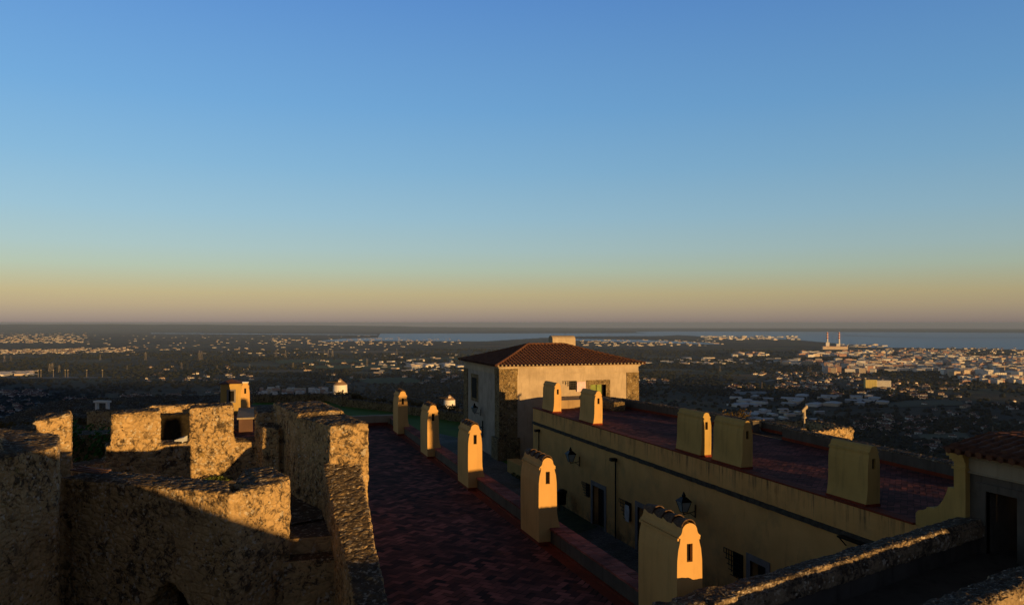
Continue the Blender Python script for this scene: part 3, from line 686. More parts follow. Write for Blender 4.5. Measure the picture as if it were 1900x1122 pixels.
def chimney(label, x, y, z, w=.5, d=1.5, h=2.35, flare=.36, side=1, mat=YEL, group='yellow chimneys along the left terrace', tiles=4, seed=0, capmat=None):
    t = empty('rooftop_chimney', (x, y, z), label, 'chimney', group)
    P = arch_prof(w, h, flare, side); ey, es = .10, .24
    # slot cut: build body from back slab + front slab with a hole frame
    m = MB(); m.prof_y(P, .09, d)
    # front slab .09 thick, ring between outline and slot rectangle
    z0s, hs_ = (h*.70, .33) if h > 2 else (h*.62, h*.17); sl = [(w*.5+.06, z0s), (w*.5+.06, z0s+hs_), (w*.5-.06, z0s+hs_), (w*.5-.06, z0s)]
    bm = bmesh.new()
    ov = [bm.verts.new((a, 0, b)) for a, b in P]; iv = [bm.verts.new((a, 0, b)) for a, b in sl]
    ed = [bm.edges.new((ov[i], ov[(i+1) % len(ov)])) for i in range(len(ov))]+[bm.edges.new((iv[i], iv[(i+1) % 4])) for i in range(4)]
    bmesh.ops.triangle_fill(bm, edges=ed, use_beauty=True)
    bmesh.ops.recalc_face_normals(bm, faces=bm.faces)
    bm.verts.index_update(); vs = [tuple(v.co) for v in bm.verts]
    fs = []
    for f in bm.faces:
        ids = [v.index for v in f.verts]
        if f.normal.y > 0: ids.reverse()
        fs.append(tuple(ids))
    bm.free(); m.add(vs, fs)
    n = len(P); m.add([(a, 0, b) for a, b in P]+[(a, .09, b) for a, b in P], [(i, i+n, (i+1) % n+n, (i+1) % n) for i in range(n)])
    m.add([(a, 0, b) for a, b in sl]+[(a, .09, b) for a, b in sl], [(i, (i+1) % 4, (i+1) % 4+4, i+4) for i in range(4)])
    bo = m.build('body', mat, t)
    MB().add([(sl[3][0], .085, sl[3][1]), (sl[0][0], .085, sl[0][1]), (sl[1][0], .085, sl[1][1]), (sl[2][0], .085, sl[2][1])], [(0,1,2,3)]).build('smoke_slot', DARK, t)
    # shoulder moulding along both sides
    zz = h*.875
    for sx_, nm in ((-1, 'moulding'), (1, 'moulding')):
        xx = (.015, .08) if sx_ < 0 else (w-.08, w-.015)
        MB().box(xx[0], xx[1], .03, d+.02, zz-.025, zz+.02).build('moulding', mat, t)
    # ridge tiles
    if tiles:
        tl = (d-.02)/tiles
        for k in range(tiles):
            y0_, y1_ = .03+k*tl, .03+(k+1)*tl+.06; q = MB(); r0, r1 = w*.27, w*.225
            n = 9; vs = []
            for yy, rr, lift in ((y0_, r0, .03), (y1_, r1, .0)):
                for th_ in (0, .02):
                    vs += [(w*.5+(rr+th_)*cos(pi*i/(n-1)), yy, h-r0*.86+lift+(rr+th_)*sin(pi*i/(n-1))) for i in range(n)]
            fs = []
            for i in range(n-1): fs += [(n+i, n+i+1, 3*n+i+1, 3*n+i), (i, n+i, n+i+1, i+1)[::-1], (i, i+1, 2*n+i+1, 2*n+i)[::-1]]
            q.add(vs, fs); q.build('cap_tile', TILED, t, smooth=False)
    MB().box(-.012-(flare if side < 0 else 0), w+.012+(flare if side > 0 else 0), -.012, d+.01, -.0, .09).build('skirting', REDSK, t)
    return t
LCH = [(12.55,'nearest yellow terrace chimney, behind the broken end of the coping wall'),
       (19.8,'second nearest yellow terrace chimney, lit on its upper half'),
       (27.1,'third yellow chimney of the left terrace row, below the corner of the tiled house'),
       (34.0,'fourth yellow chimney of the left terrace row, almost fully sunlit'),
       (41.4,'farthest chimney of the left terrace row, in shade except its rounded top')]
for i, (y, lab) in enumerate(LCH): chimney(lab, 7.3, y, -6.0, tiles=4 if i < 3 else 3)
RCH = [(17.8,'wide shaded chimney nearest the tiled gate on the right roof',.40),(23.75,'right chimney of the close middle pair on the red roof',.40),(26.4,'left chimney of the close middle pair on the red roof',.40),
       (36.4,'sunlit roof chimney right of the low bench, second from the tiled house',.42),(42.0,'sunlit roof chimney nearest the tiled house',.42)]
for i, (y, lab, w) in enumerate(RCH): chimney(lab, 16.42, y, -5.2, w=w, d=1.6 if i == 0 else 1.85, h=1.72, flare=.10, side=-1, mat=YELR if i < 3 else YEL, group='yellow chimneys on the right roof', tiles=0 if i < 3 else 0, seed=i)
# chimney and hut of the far left terrace
c6 = chimney('yellow chimney with a flared foot right beside the small yellow hut', -.72, 50.7, -6.0, w=.5, d=.9, h=2.35, group='chimney by the hut', tiles=0)
MB().box(.08, .45, -.05, .5, 2.30, 2.36).build('cap_slab', WHT, c6)
solid('far_terrace', -2.5, 1.4, 27, 60, -12, -6.004, mat=GROUT)
paving('far_terrace_paving', -2.4, 1.3, 28, 54, -5.99, R(45), seed=8)
fp = empty('brick_stub_wall', (-.4, 48, -6), 'short brick stub wall with a pale sloping top in front of the chimney by the hut', 'wall')
bl_(MB().box(-.75, -.02, 45.4, 50.6, -6, -5.28), 'wall', plaster('brick_pink_wall', (.15,.09,.07), (.11,.065,.05), (.05,.035,.03)), fp, Vector((-.4, 48, -6)))
bl_(MB().box(-.85, .05, 45.2, 50.65, -5.28, -5.19), 'coping', BEIGE, fp, Vector((-.4, 48, -6)))
h_ = empty('yellow_hut', (-1.4, 56, -6), 'small yellow roof hut with a dark framed window beside a chimney', 'hut'); HL = Vector((-1.4, 56, -6))
bl_(MB().box(-2.05, -.7, 55, 57, -9, -4.05), 'wall', YELR, h_, HL)
bl_(MB().add([(-2.2,54.85,-4.05),(-.55,54.85,-4.05),(-.55,57.2,-4.05),(-2.2,57.2,-4.05),(-1.4,56,-3.8)], [(0,1,4),(1,2,4),(2,3,4),(3,0,4),(3,2,1,0)]), 'roof', TILE, h_, HL)
f = bl_(MB().box(-1.66, -1.1, 54.94, 55.0, -5.3, -4.42), 'window', FRAME, h_, HL); bl_(MB().box(-1.54, -1.2, 54.92, 54.945, -5.2, -4.52), 'opening', DARK, f, Vector((0, 0, 0)) if False else HL)
# dark wall in front of the hut, partly sunlit
m = MB().box(-5.4, -1.1, 46.5, 47.1, -9, -4.5); m.box(-5.4, -4.9, 44.5, 46.6, -9, -4.75); m.box(-9, -5.2, 50, 50.7, -9, -5.0)
tag(rough(m, 'patched_stone_wall', STONE, .12, .05, .03), 'low stone wall patched with sunlight in front of the yellow hut', 'wall')
SHADE_STONE = simple('shade_dark_stone', (.022,.018,.011), .95, var=.5, sc=4, bump=.4)  # near-black colour stands in for shade low on the wall behind
tag(rough(MB().box(-5.3, -1.1, 45.3, 45.9, -9, -4.86).box(-3.0, -1.0, 44.6, 45.2, -9, -4.66), 'shade_wall', SHADE_STONE, .12, .05, .03), 'added wall coloured dark to stand for shade, seen through the middle crenel of the battlement', 'wall')
# left bastion with white arch
m = MB().prism([(-17.5,57),(-17.5,79),(-9,82),(-2.3,80),(-2.3,57)], -26, -6.9)
tag(rough(m, 'left_bastion', STONE3, .35, .2, .08), 'dark overgrown bastion behind the battlements at the left', 'bastion')
a = atD(190, 755, 62); t = empty('stone_table', (a.x, a.y, -6.95), 'white stone frame like a small table standing on the dark bastion', 'stone frame'); t.rotation_euler = (0, 0, -TH-.2)
MB().box(-.62, .62, -.25, .25, .62, .78).build('slab', WHT, t)
for x in (-.48, .48): MB().box(x-.09, x+.09, -.12, .12, 0, .62).build('leg', WHT, t)
rs = random.Random(5)
bl = [((rs.uniform(-16, -3), rs.uniform(58, 62), -6.9), (rs.uniform(.6, 1.6), .8, rs.uniform(.15, .4))) for _ in range(26)]
tag(leaves('bastion_scrub', DRY, bl, 110, .12, rs), 'low dark scrub covering the top of the left bastion', 'scrub', kind='stuff')
# ivy mass seen through the left crenel
m = []
for k in range(60): m.append(((rs.uniform(-8.4, -3.6), rs.uniform(31.5, 33.5), rs.uniform(-7.5, -3.9)), (.6, .5, .6)))
iv = empty('ivy_clump', (-6, 32.5, -9), 'dark green ivy mass filling the crenel between the left merlons', 'ivy')
o = leaves('leaves', IVY, [((c[0]+6, c[1]-32.5, c[2]+9), r_) for c, r_ in m], 170, .09, rs, iv)
MB().box(-2.2, 2.2, -.4, .9, 0, 4.9).build('wall_core', STONE3, iv)
# ------------------------------------------------------------------ near left battlements
# A: polygonal turret with pointed arch, D: big wall at the left
def wallseg(m, a, b, inner_a, inner_b, z0, z1): m.prism([a, b, inner_b, inner_a], z0, z1)
m = MB()
a0, a1, a2 = (-3.75,18.85), (-.4,16.2), (.76,17.2)
ZT = -3.3
# arch centre along a0-a1
d01 = Vector((a1[0]-a0[0], a1[1]-a0[1])); L01 = d01.length; d01.normalize(); n01 = Vector((-d01.y, d01.x))   # inward
def pA(s_, k): return (a0[0]+d01.x*s_+n01.x*k, a0[1]+d01.y*s_+n01.y*k)
# arch at photo px ~318
sc0 = 2.72; hw = .62
m.prism([pA(-.3, 0), pA(sc0-hw, 0), pA(sc0-hw, 1.0), pA(-.3, 1.0)], -8.5, ZT)
m.prism([pA(sc0+hw, 0), (a1[0], a1[1]), (a1[0]-.1, a1[1]+1.3), pA(sc0+hw, 1.0)], -8.5, ZT)
ns = 14
for i in range(ns):
    u0, u1 = -hw+2*hw*i/ns, -hw+2*hw*(i+1)/ns; um = (u0+u1)/2
    zz = -5.12-(1.0-math.sqrt(max(0, 1-((abs(um)+.45)/(hw+.5))**2)))*1.05
    m.prism([pA(sc0+u0-.02, 0), pA(sc0+u1+.02, 0), pA(sc0+u1+.02, 1.0), pA(sc0+u0-.02, 1.0)], zz, ZT)
m.prism([a1, a2, (.35,18.65), (-.2,18.55), (-.45,17.4), pA(L01-.35, .9)], -8.5, ZT)
m.prism([(.1,17.2), a2, (.35,18.65), (-.2,18.55)], -8.5, ZT+.06)
# D block
m.prism([(-3.66,17.55),(-4.35,16.2),(-6.2,12.6),(-12,12.6),(-12,18.5),(-5.3,20.3),(-4.0,19.3)], -8.5, [-2.42,-2.40,-2.38,-2.3,-2.3,-2.35,-2.42])
m.prism([(-4.5,16.9),(-6.3,13.4),(-11,14),(-11,18.2),(-5.0,19.0)], -3, -2.27)
A = rough(m, 'turret_wall', STONE, .045, .02, .015)
tag(A, 'nearest ruined turret wall, polygonal, with a diagonal shadow and a pointed arch low down', 'castle wall')
# arch surround (ring of voussoirs, one part)
# inner dark room behind the arch
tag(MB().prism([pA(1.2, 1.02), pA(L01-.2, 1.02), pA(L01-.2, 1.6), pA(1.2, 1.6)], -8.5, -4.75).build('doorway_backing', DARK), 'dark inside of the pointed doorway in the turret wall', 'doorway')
# wood plank on the wall top
w = empty('weathered_planks', at(160, 875, -3.22), 'thin weathered boards lying on the turret wall beside the left corner', 'planks'); w.rotation_euler = (0, 0, -.75)
for k, (o1, o2) in enumerate(((0, 0), (.07, .09), (.16, .05))): MB().box(-.45+o2, .5+o2, -.05+o1, .02+o1, .0+.02*k, .03+.02*k).build('board', WOODP, w)
# courtyard floor
tag(MB().add([(-9,20,-4.62),(-4.2,19.2,-4.62),(-3.2,19.2,-4.62),(-.6,17.2,-4.62),(.3,18.4,-4.62),(1.6,19,-4.62),(1.6,26,-4.62),(-9,26,-4.62)], [tuple(range(8))]).build('courtyard_floor', STONE3), kind='structure')
# B: far battlement with merlons + L merlon
m = MB()
def pB(px, D, off=0): p = atD(px, 700, D); q = atD(px, 700, D+off); return (q.x, q.y)
def seg(px0, px1, D0, D1, th, z1, z0=-8): m.prism([pB(px0, D0), pB(px1, D1), pB(px1, D1, th), pB(px0, D0, th)], z0, z1)
seg(120, 206, 20.6, 22.0, .9, -3.86); seg(196, 350, 22.0, 22.5, .9, -3.46); seg(340, 480, 22.5, 22.9, .9, -3.44)
m.prism([pB(206, 22.0), pB(298, 22.4), pB(296, 22.4, .9), pB(209, 22.0, .9)], -5, [-2.56,-2.47,-2.50,-2.58])
m.prism([pB(351, 22.5), pB(434, 22.7), pB(431, 22.7, .9), pB(354, 22.5, .9)], -5, [-2.44,-2.36,-2.38,-2.45])
m.prism([pB(60, 19.8), pB(134, 20.4), pB(131, 20.4, 1.0), pB(66, 19.8, 1.1)], -6, [-2.50,-2.33,-2.36,-2.46])
m.prism([pB(20, 19.6), pB(75, 19.8), pB(70, 19.8, 1.3), pB(20, 19.6, 1.3)], -6, -2.72)
tag(rough(m, 'battlement', STONE, .045, .02, .015), 'sunlit battlement with three square merlons behind the nearest turret wall', 'battlement')
# E + C
m = MB()
m.prism([(1.76,19.3),(2.66,19.15),(2.3,21.5),(1.05,21.6)], -8, [-2.46,-2.42,-2.42,-2.46])
m.prism([(1.1,21.3),(2.3,21.3),(1.9,24.4),(.55,24.6)], -8, [-2.36,-2.32,-2.34,-2.38])
m.prism([(.05,24.0),(1.9,24.0),(1.9,25.6),(.05,25.8)], -8, [-2.62,-2.50,-2.50,-2.58])
m.prism([(.25,23.3),(.7,22.9),(.9,24.4),(.1,24.4)], -8, -2.95)
m.prism([(1.58,19.4),(2.5,19.4),(2.32,15.5),(2.24,11.2),(1.78,11.2),(1.68,15.5)], -8, [-3.36,-3.36,-4.52,-5.8,-5.8,-4.52])
tag(rough(m, 'stair_wall', STONE, .045, .02, .014), 'broken stone wall edging the red terrace, tall block at the back and sloping coping in front', 'castle wall')
s_ = empty('stone_stair', (.9, 17, -6), 'narrow stone stair between the turret wall and the sloping coping', 'stairs')
for k in range(7):
    bevel(MB().box(-.72, .82, .55-.5*k, 2.2-.5*k, -1.5, 1.34-(.34, .34)[k > 1]*k-(.9 if k > 1 else 0)).build('step', STONE, s_), .03)
# grass tufts
tf = [((at(x, y, -4.5).x, at(x, y, -4.5).y, -4.52), (.22, .16, .16)) for x, y in ((388,893),(398,890),(407,892),(415,893),(423,896))]
tag(leaves('wall_weeds', simple('weed_leaves', (.10,.13,.02), .7, var=.4), tf, 160, .035, rs), 'green weeds at the foot of the tallest merlon', 'weeds', kind='stuff')
gt = [((rs.uniform(-9, -4.9), rs.uniform(14.2, 18.8), -2.22), (.35, .35, .10)) for _ in range(70)]
tag(leaves('wall_top_grass', LEAF, gt, 60, .03, rs), 'dark grass growing on top of the left wall corner', 'grass', kind='stuff')
# floodlight on crenel
p = atD(338, 822, 22.6); t = empty('floodlight', p, 'white angled floodlight standing in the crenel left of the tallest merlon', 'floodlight'); t.rotation_euler = (0, 0, -TH)
MB().prism([(-.20,-.05),(.07,-.06),(.12,.08),(-.16,.06)], .06, [.10,.17,.22,.12]).build('head', PLAQ, t); MB().tube((0, 0, 0), (.03, 0, .1), .022).build('foot', PLAQ, t)
# ------------------------------------------------------------------ lower right coping walls
m = MB(); nl = lambda x: 11.15+.30*(x-6.75)
def cop(m, x0, x1, f, wd, zt, zb, ch=.10):
    k = 18
    for i in range(k):
        xa, xb = x0+(x1-x0)*i/k, x0+(x1-x0)*(i+1)/k; j_ = .02*noise.noise(Vector((i*1.3, zt, 0)))
        m.prism([(xa, f(xa)), (xb+.02, f(xb+.02)), (xb+.02, f(xb+.02)+.13), (xa, f(xa)+.13)], zb, [zt-ch+j_, zt-ch+j_, zt+j_, zt+j_])
        m.prism([(xa, f(xa)+.12), (xb+.02, f(xb+.02)+.12), (xb+.02, f(xb+.02)+wd), (xa, f(xa)+wd)], zb, [zt+j_, zt+j_, zt-.07+j_, zt-.07+j_])
cop(m, 6.75, 16.4, nl, .68, -4.62, -5.05, .17)
m.prism([(6.55,11.35),(7.3,11.2),(7.3,11.9),(6.5,12.1)], -5.3, -4.78)
m.prism([(7.2,11.2),(7.8,11.4),(7.8,12.0),(7.2,11.9)], -5.2, -4.60)
wt = empty('ruined_coping_wall', (12, 13, -6), 'rough stone coping wall running from the nearest chimney to the tiled gate', 'wall')
o = rough(m, 'coping', STONE2, .04, .016, .014); o.parent = wt; o.matrix_parent_inverse = Matrix.Translation((-12, -13, 6))
g = MB(); g.prism([(6.9, nl(6.9)+.1), (16.4, nl(16.4)+.1), (16.4, nl(16.4)+.6), (6.9, nl(6.9)+.6)], -10, -4.95)
o = g.build('wall', GREYP, wt, loc=Vector((12, 13, -6)))
m = MB(); nf = lambda x: 10.1+.31*(x-10.1)-.75
cop(m, 4.6, 21, nf, .75, -4.57, -4.95, .05)
wt = empty('near_coping_wall', (12, 9.9, -6), 'nearest sunlit coping wall at the bottom right corner', 'wall')
o = rough(m, 'coping', STONE2, .045, .022, .018); o.parent = wt; o.matrix_parent_inverse = Matrix.Translation((-12, -9.9, 6))
g = MB(); g.prism([(4.7, nf(4.7)+.05), (21, nf(21)+.05), (21, nf(21)+.7), (4.7, nf(4.7)+.7)], -10, -4.85)
o = g.build('wall', BENCHP, wt, loc=Vector((12, 9.9, -6)))
tag(MB().add([(8.1,8,-5.42),(19,11,-5.42),(19,14.9,-5.42),(8.1,12.0,-5.42)], [(0,1,2,3)]).build('passage_floor', GREYP), kind='structure')
# ------------------------------------------------------------------ right building
b = empty('long_yellow_building', (19, 31, SZ), 'long yellow building with a flat red roof terrace, seen from above', 'building'); BL = Vector((19, 31, SZ))
FX = 16.2
# facade with door openings left as recesses
doors = [(34.55,36.35), (30.2,31.5), (21.9,23.2)]; ys = 16.0; m = MB(); zb, zt = SZ-.3, -5.215; DT = -8.15
cuts = sorted(doors); y = 14.35
for (d0, d1) in cuts:
    m.box(FX, FX+.5, y, d0+.22, zb, zt); m.box(FX, FX+.5, d0+.22, d1-.22, DT, zt); y = d1-.22
m.box(FX, FX+.5, y, 45.0, zb, zt); m.box(FX+.5, 22.4, 16.0, 45.0, zb-3, -5.215)
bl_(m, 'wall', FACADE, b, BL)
# band cornice with wavering edge
m = MB(); k = 90
for i in range(k):
    ya, yb = 14.4+30.6*i/k, 14.4+30.6*(i+1)/k; j = .02*noise.noise(Vector((i*.7, 0, 0))); m.box(FX-.075+j*.5, FX+.02, ya, yb+.001*(i % 2), -6.16+j, -6.0+j*.6)
bl_(m, 'string_course', simple('dark_ledge', (.055,.05,.04), .9, var=.5, sc=5, bump=.4), b, BL)
bl_(MB().box(FX-.03, FX+.35, 15.98, 45.03, -5.215, -5.165), 'roof_edging', REDSK, b, BL)
for (d0, d1) in doors:
    fr = bl_(MB().box(FX-.03, FX+.08, d0, d0+.22, SZ, DT).box(FX-.03, FX+.08, d1-.22, d1, SZ, DT).box(FX-.03, FX+.08, d0, d1, DT+.002, DT+.22), 'door_surround', FRAME, b, BL)
    bl_(MB().box(FX+.30, FX+.36, d0+.22, d1-.22, SZ, DT), 'door', WOODD, b, BL)
for (g0, g1, z0, z1, pm) in ((36.5,37.4,-8.85,-8.2,None),(31.9,33.05,-8.95,-8.15,PLAQ),(23.4,24.5,-8.95,-8.1,None)):
    gm_ = g0+(g1-g0)*.55
    g = bl_(MB().box(FX-.012, FX+.01, g0, gm_, z0, z1), 'small_window', DARK, b, BL); q = MB()
    for k in range(8): t_ = k/7; yy = g0+(g1-g0)*t_; q.box(FX-.07, FX-.05, yy-.01, yy+.01, z0+(z1-z0)*.8*max(0, (t_-.5)/.5), z1)
    for k in range(6): zz = z0+(z1-z0)*k/5; q.box(FX-.075, FX-.055, g0, gm_+(g1-gm_)*min(1, (k+1)/5), zz-.01, zz+.01)
    bl_(q, 'grille', IRON, g, BL)
    if pm:
        yc = g0+.22
        tag(bl_(MB().box(FX-.13, FX-.10, yc-.17, yc+.17, z0-.05, z1-.12).box(FX-.132, FX-.102, yc-.21, yc+.21, z0+.07, z1-.24), 'plaque', pm, b, BL), 'white notched plaque hung on the grille')
for y in (33.4, 43.8):
    p_ = bl_(MB().tube((FX-.07, y, SZ), (FX-.07, y, -6.45), .035).box(FX-.3, FX+.02, y-.06, y+.2, -6.5, -6.36), 'drain_pipe', IRON, b, BL)
bl_(MB().box(16.05, 16.2, 21.3, 23.6, -7.25, -7.15).box(15.6, 16.2, 21.5, 21.56, -7.35, -7.25).box(15.6, 16.2, 23.3, 23.36, -7.35, -7.25), 'door_hood', IRON, b, BL) if False else None
solid('roof_terrace_base', 16.24, 22.3, 16.02, 44.9, -5.25, -5.207, mat=GROUT)
paving('roof_terrace_paving', 16.5, 22.1, 16.1, 44.6, -5.195, R(45), seed=4, con=.4)
# hanging shade: small iron canopy under the cornice at right
q = empty('iron_canopy', (16.2, 18.0, -6.15), 'small dark iron canopy on the yellow facade just above the coping wall', 'canopy')
MB().box(-.3, 0, -.45, .45, .0, .05).build('roof', IRON, q); MB().tube((-.26, -.4, 0), (-.02, -.4, -.25), .02).build('strut', IRON, q); MB().tube((-.26, .4, 0), (-.02, .4, -.25), .02).build('strut', IRON, q)
# right parapet of the roof
def para(name, label, pts, z0, z1, wd=.38, mat=GREYP):
    P0 = Vector((*pts[0], z0)); t = empty(name, P0, label, 'parapet')
    m = MB(); c = MB(); s_ = MB()
    for (a, b_), (c_, d_) in zip(pts, pts[1:]):
        L = hypot(c_-a, d_-b_); nx, ny = (d_-b_)/L, -(c_-a)/L      # right hand side
        m.prism([(a, b_), (c_, d_), (c_+nx*wd, d_+ny*wd), (a+nx*wd, b_+ny*wd)], z0-2, z1-.08)
        c.prism([(a-nx*.04, b_-ny*.04), (c_-nx*.04, d_-ny*.04), (c_+nx*(wd+.05), d_+ny*(wd+.05)), (a+nx*(wd+.05), b_+ny*(wd+.05))], z1-.1, z1)
        s_.prism([(a-nx*.02, b_-ny*.02), (c_-nx*.02, d_-ny*.02), (c_, d_), (a, b_)], z0, z0+.13)
    m.build('wall', mat, t, loc=P0); s_.build('skirting', REDSK, t, loc=P0)
    o = rough(c, 'coping', STONE2, .05, .02, .018); o.parent = t; o.matrix_parent_inverse = Matrix.Translation(-P0)
    return t
para('roof_parapet', 'long dark parapet with a red foot on the far side of the roof', [(22.55,31.8),(22.0,37.5),(21.2,44.0),(19.9,46.5)], -5.2, -4.64)
para('roof_parapet', 'dark stained parapet running from the stone bastion to the tiled gate', [(21.9,16.2),(21.95,20),(22.3,29.3)], -5.2, -4.62)
para('roof_parapet', 'short set-back parapet in the recess beside the stone bastion', [(23.3,29.4),(23.3,32.2)], -5.2, -4.75)
solid('recess_floor', 22.2, 23.5, 29.2, 32.4, -12, -5.22, mat=GROUT)
# benches / blocks near the house
t = tag(bevel(MB().box(17.1, 19.9, 43.9, 44.5, -5.2, -4.68).build('low_roof_wall', BENCHP), .02), 'low ochre bench wall between the two sunlit roof chimneys', 'low wall')
t = tag(rough(MB().box(20.0, 20.75, 41.6, 45.6, -5.2, -4.62), 'roof_block_wall', STONE3, .06, .03, .015), 'thick low stub wall with a pale end at the far end of the roof', 'stub wall')
# low street wall by the house
m = MB().box(16.35, 17.15, 45.05, 50.6, SZ, -9.25)
tag(bevel(m.build('low_street_wall', YELW), .02), 'low yellow street wall between the long building and the tiled house', 'low wall')
tag(leaves('street_weeds', LEAF, [((16.3, y, SZ+.1), (.15, .4, .14)) for y in (45.5, 46.2, 47.4, 48.1, 49)], 120, .05, rs), 'weeds along the foot of the low street wall', 'weeds', kind='stuff')
# litter bin
t = empty('litter_bin', (15.75, 39.2, SZ), 'dark litter bin on legs standing by the yellow facade', 'litter bin')
MB().lathe((0, 0, 0), [(.22, .35), (.26, .95), (.26, .96)], 14).build('bin', IRON, t); MB().lathe((0, 0, 0), [(.31, .97), (.31, 1.05), (.12, 1.15)], 14).build('lid', IRON, t)
for x in (-.14, .14): MB().tube((x, 0, 0), (x, 0, .4), .02).build('leg', IRON, t)
# lanterns
GLASS = simple('lantern_glass', (.30,.36,.36), .15, var=.1)
def lantern(p, label, wall=(1, 0)):
    t = empty('wall_lantern', p, label, 'lantern', 'black iron wall lanterns')
    def ring(m, w0, z0, w1, z1):
        for s1, s2 in (((-1,-1),(1,-1)), ((1,-1),(1,1)), ((1,1),(-1,1)), ((-1,1),(-1,-1))):
            m.tube((s1[0]*w0, s1[1]*w0, z0), (s2[0]*w0, s2[1]*w0, z0), .014, n=5); m.tube((s1[0]*w1, s1[1]*w1, z1), (s2[0]*w1, s2[1]*w1, z1), .014, n=5); m.tube((s1[0]*w0, s1[1]*w0, z0), (s1[0]*w1, s1[1]*w1, z1), .014, n=5)
    m = MB(); ring(m, .10, -.28, .21, .12); m.build('frame', IRON, t)
    g = MB(); w0, w1 = .097, .205; g.add([(-w0,-w0,-.28),(w0,-w0,-.28),(w0,w0,-.28),(-w0,w0,-.28),(-w1,-w1,.12),(w1,-w1,.12),(w1,w1,.12),(-w1,w1,.12)], [(3,2,1,0),(0,1,5,4),(1,2,6,5),(2,3,7,6),(3,0,4,7)]); g.build('glass', GLASS, t)
    m = MB(); m.add([(-.24,-.24,.12),(.24,-.24,.12),(.24,.24,.12),(-.24,.24,.12),(-.09,-.09,.28),(.09,-.09,.28),(.09,.09,.28),(-.09,.09,.28)], [(3,2,1,0),(0,1,5,4),(1,2,6,5),(2,3,7,6),(3,0,4,7),(4,5,6,7)]); m.lathe((0, 0, .28), [(.07, 0), (.08, .07), (.05, .12), (.02, .2)], 8); m.build('cap', IRON, t)
    m = MB(); m.tube((0, 0, -.28), (0, 0, -.4), .02); m.tube((0, 0, -.38), (.5*wall[0], .5*wall[1], -.30), .018); m.tube((.5*wall[0], .5*wall[1], -.55), (.5*wall[0], .5*wall[1], -.05), .022); m.tube((.25*wall[0], 0, -.34), (.5*wall[0], 0, -.52), .012); m.build('bracket', IRON, t)
    return t
lantern((15.68, 37.8, -6.95), 'black lantern on the yellow facade farther along, above the litter bin')
lantern((15.68, 26.5, -6.97), 'black lantern on the yellow facade right above the nearest chimney')
lantern((16.66, 60.0, -6.85), 'black lantern on the shaded white side wall of the tiled house')
# ------------------------------------------------------------------ tiled house
HX0, HX1, HY0, HY1 = 17.2, 28.5, 55.0, 65.2; EZ = -3.25
hs = empty('tiled_house', (22.8, 60, SZ), 'square two storey house with a hipped red tile roof and sunlit front', 'house'); HL = Vector((22.8, 60, SZ))
WY0, WY1, WZ0, WZ1 = 24.45, 25.75, -6.4, -5.05      # window opening in front wall (x range)
m = MB()
m.box(HX0, 24.45, HY0, HY0+.5, SZ-.3, EZ); m.box(25.75, HX1, HY0, HY0+.5, SZ-.3, EZ); m.box(24.45, 25.75, HY0, HY0+.5, SZ-.3, -6.4); m.box(24.45, 25.75, HY0, HY0+.5, -4.75, EZ)
bl_(m, 'front_wall', HOUSEP, hs, HL)
m = MB().box(HX0+.002, HX1-.002, HY0+.5, HY1, SZ-.3, EZ)
bl_(m, 'side_wall', WHITEP, hs, HL)
# quoins
QZ = EZ-.621
for poly in ([(HX0-.05,HY0-.05),(HX0+1.35,HY0-.05),(HX0+1.35,HY0+.3),(HX0+.3,HY0+.3),(HX0+.3,HY0+1.1),(HX0-.05,HY0+1.1)],
             [(HX1+.05,HY0-.05),(HX1-1.0,HY0-.05),(HX1-1.0,HY0+.3),(HX1-.3,HY0+.3),(HX1-.3,HY0+1.2),(HX1+.05,HY0+1.2)],
             [(HX0-.05,HY1-1.2),(HX0+.3,HY1-1.2),(HX0+.3,HY1+.05),(HX0-.05,HY1+.05)]):
    bl_(MB().prism(poly, SZ, QZ), 'quoin', STONE3, hs, HL)
bl_(MB().prism([(HX0-.25,HY0-.25),(HX0+1.5,HY0-.25),(HX0+1.4,HY0+1.3),(HX0-.25,HY0+1.3)], SZ, SZ+1.6), 'plinth', STONE3, hs, HL)
bl_(MB().box(HX0-.08, HX0+1.38, HY0-.09, HY0+1.13, QZ-.0, EZ-.17), 'capital', STONE3, hs, HL)
m = MB()
for k, (z0, z1, o_) in enumerate(((EZ-.62,EZ-.52,.05),(EZ-.52,EZ-.16,.02),(EZ-.16,EZ-.08,.09),(EZ-.08,EZ,.16))): m.box(HX0-o_, HX1+o_, HY0-o_, HY1+o_, z0, z1)
bl_(m, 'cornice', HOUSEP, hs, HL)
# roof heightfield with curved tiles
def tileroof(x0, x1, y0, y1, ze, fn, per, course, nx, ny, amp=.045):
    vs = []; idx = {}
    for j in range(ny+1):
        for i in range(nx+1):
            x, y = x0+(x1-x0)*i/nx, y0+(y1-y0)*j/ny
            h, ax, run = fn(x, y)       # height, tile axis ('x' tiles run along x), distance up the slope
            u = (y if ax == 'x' else x); ph = (u/per) % 1
            row = int(u/per); ridge = abs(sin(pi*ph))**.7 if True else 0
            st = (run/course+.13*(row % 3)) % 1
            jit = .006*noise.noise(Vector((row*3.3, int(run/course)*1.7, 0)))
            vs.append((x, y, ze+h+amp*ridge+.028*(1-st)+jit))
    fs = [(j*(nx+1)+i, j*(nx+1)+i+1, (j+1)*(nx+1)+i+1, (j+1)*(nx+1)+i) for j in range(ny) for i in range(nx)]
    return vs, fs
ox0, ox1, oy0, oy1 = HX0-.42, HX1+.40, HY0-.45, HY1+.45
RX0, RX1 = 21.2, 24.3; RY = 60.1; RH = 1.40
def hip(x, y):
    c = [((y-oy0)/(RY-oy0), 'y', y-oy0), ((oy1-y)/(oy1-RY), 'y', oy1-y), ((x-ox0)/(RX0-ox0), 'x', x-ox0), ((ox1-x)/(ox1-RX1), 'x', ox1-x)]
    t, ax, run = min(c, key=lambda q: q[0]); t = min(1, t); return RH*(t*.88+.12*t*t), ax, run
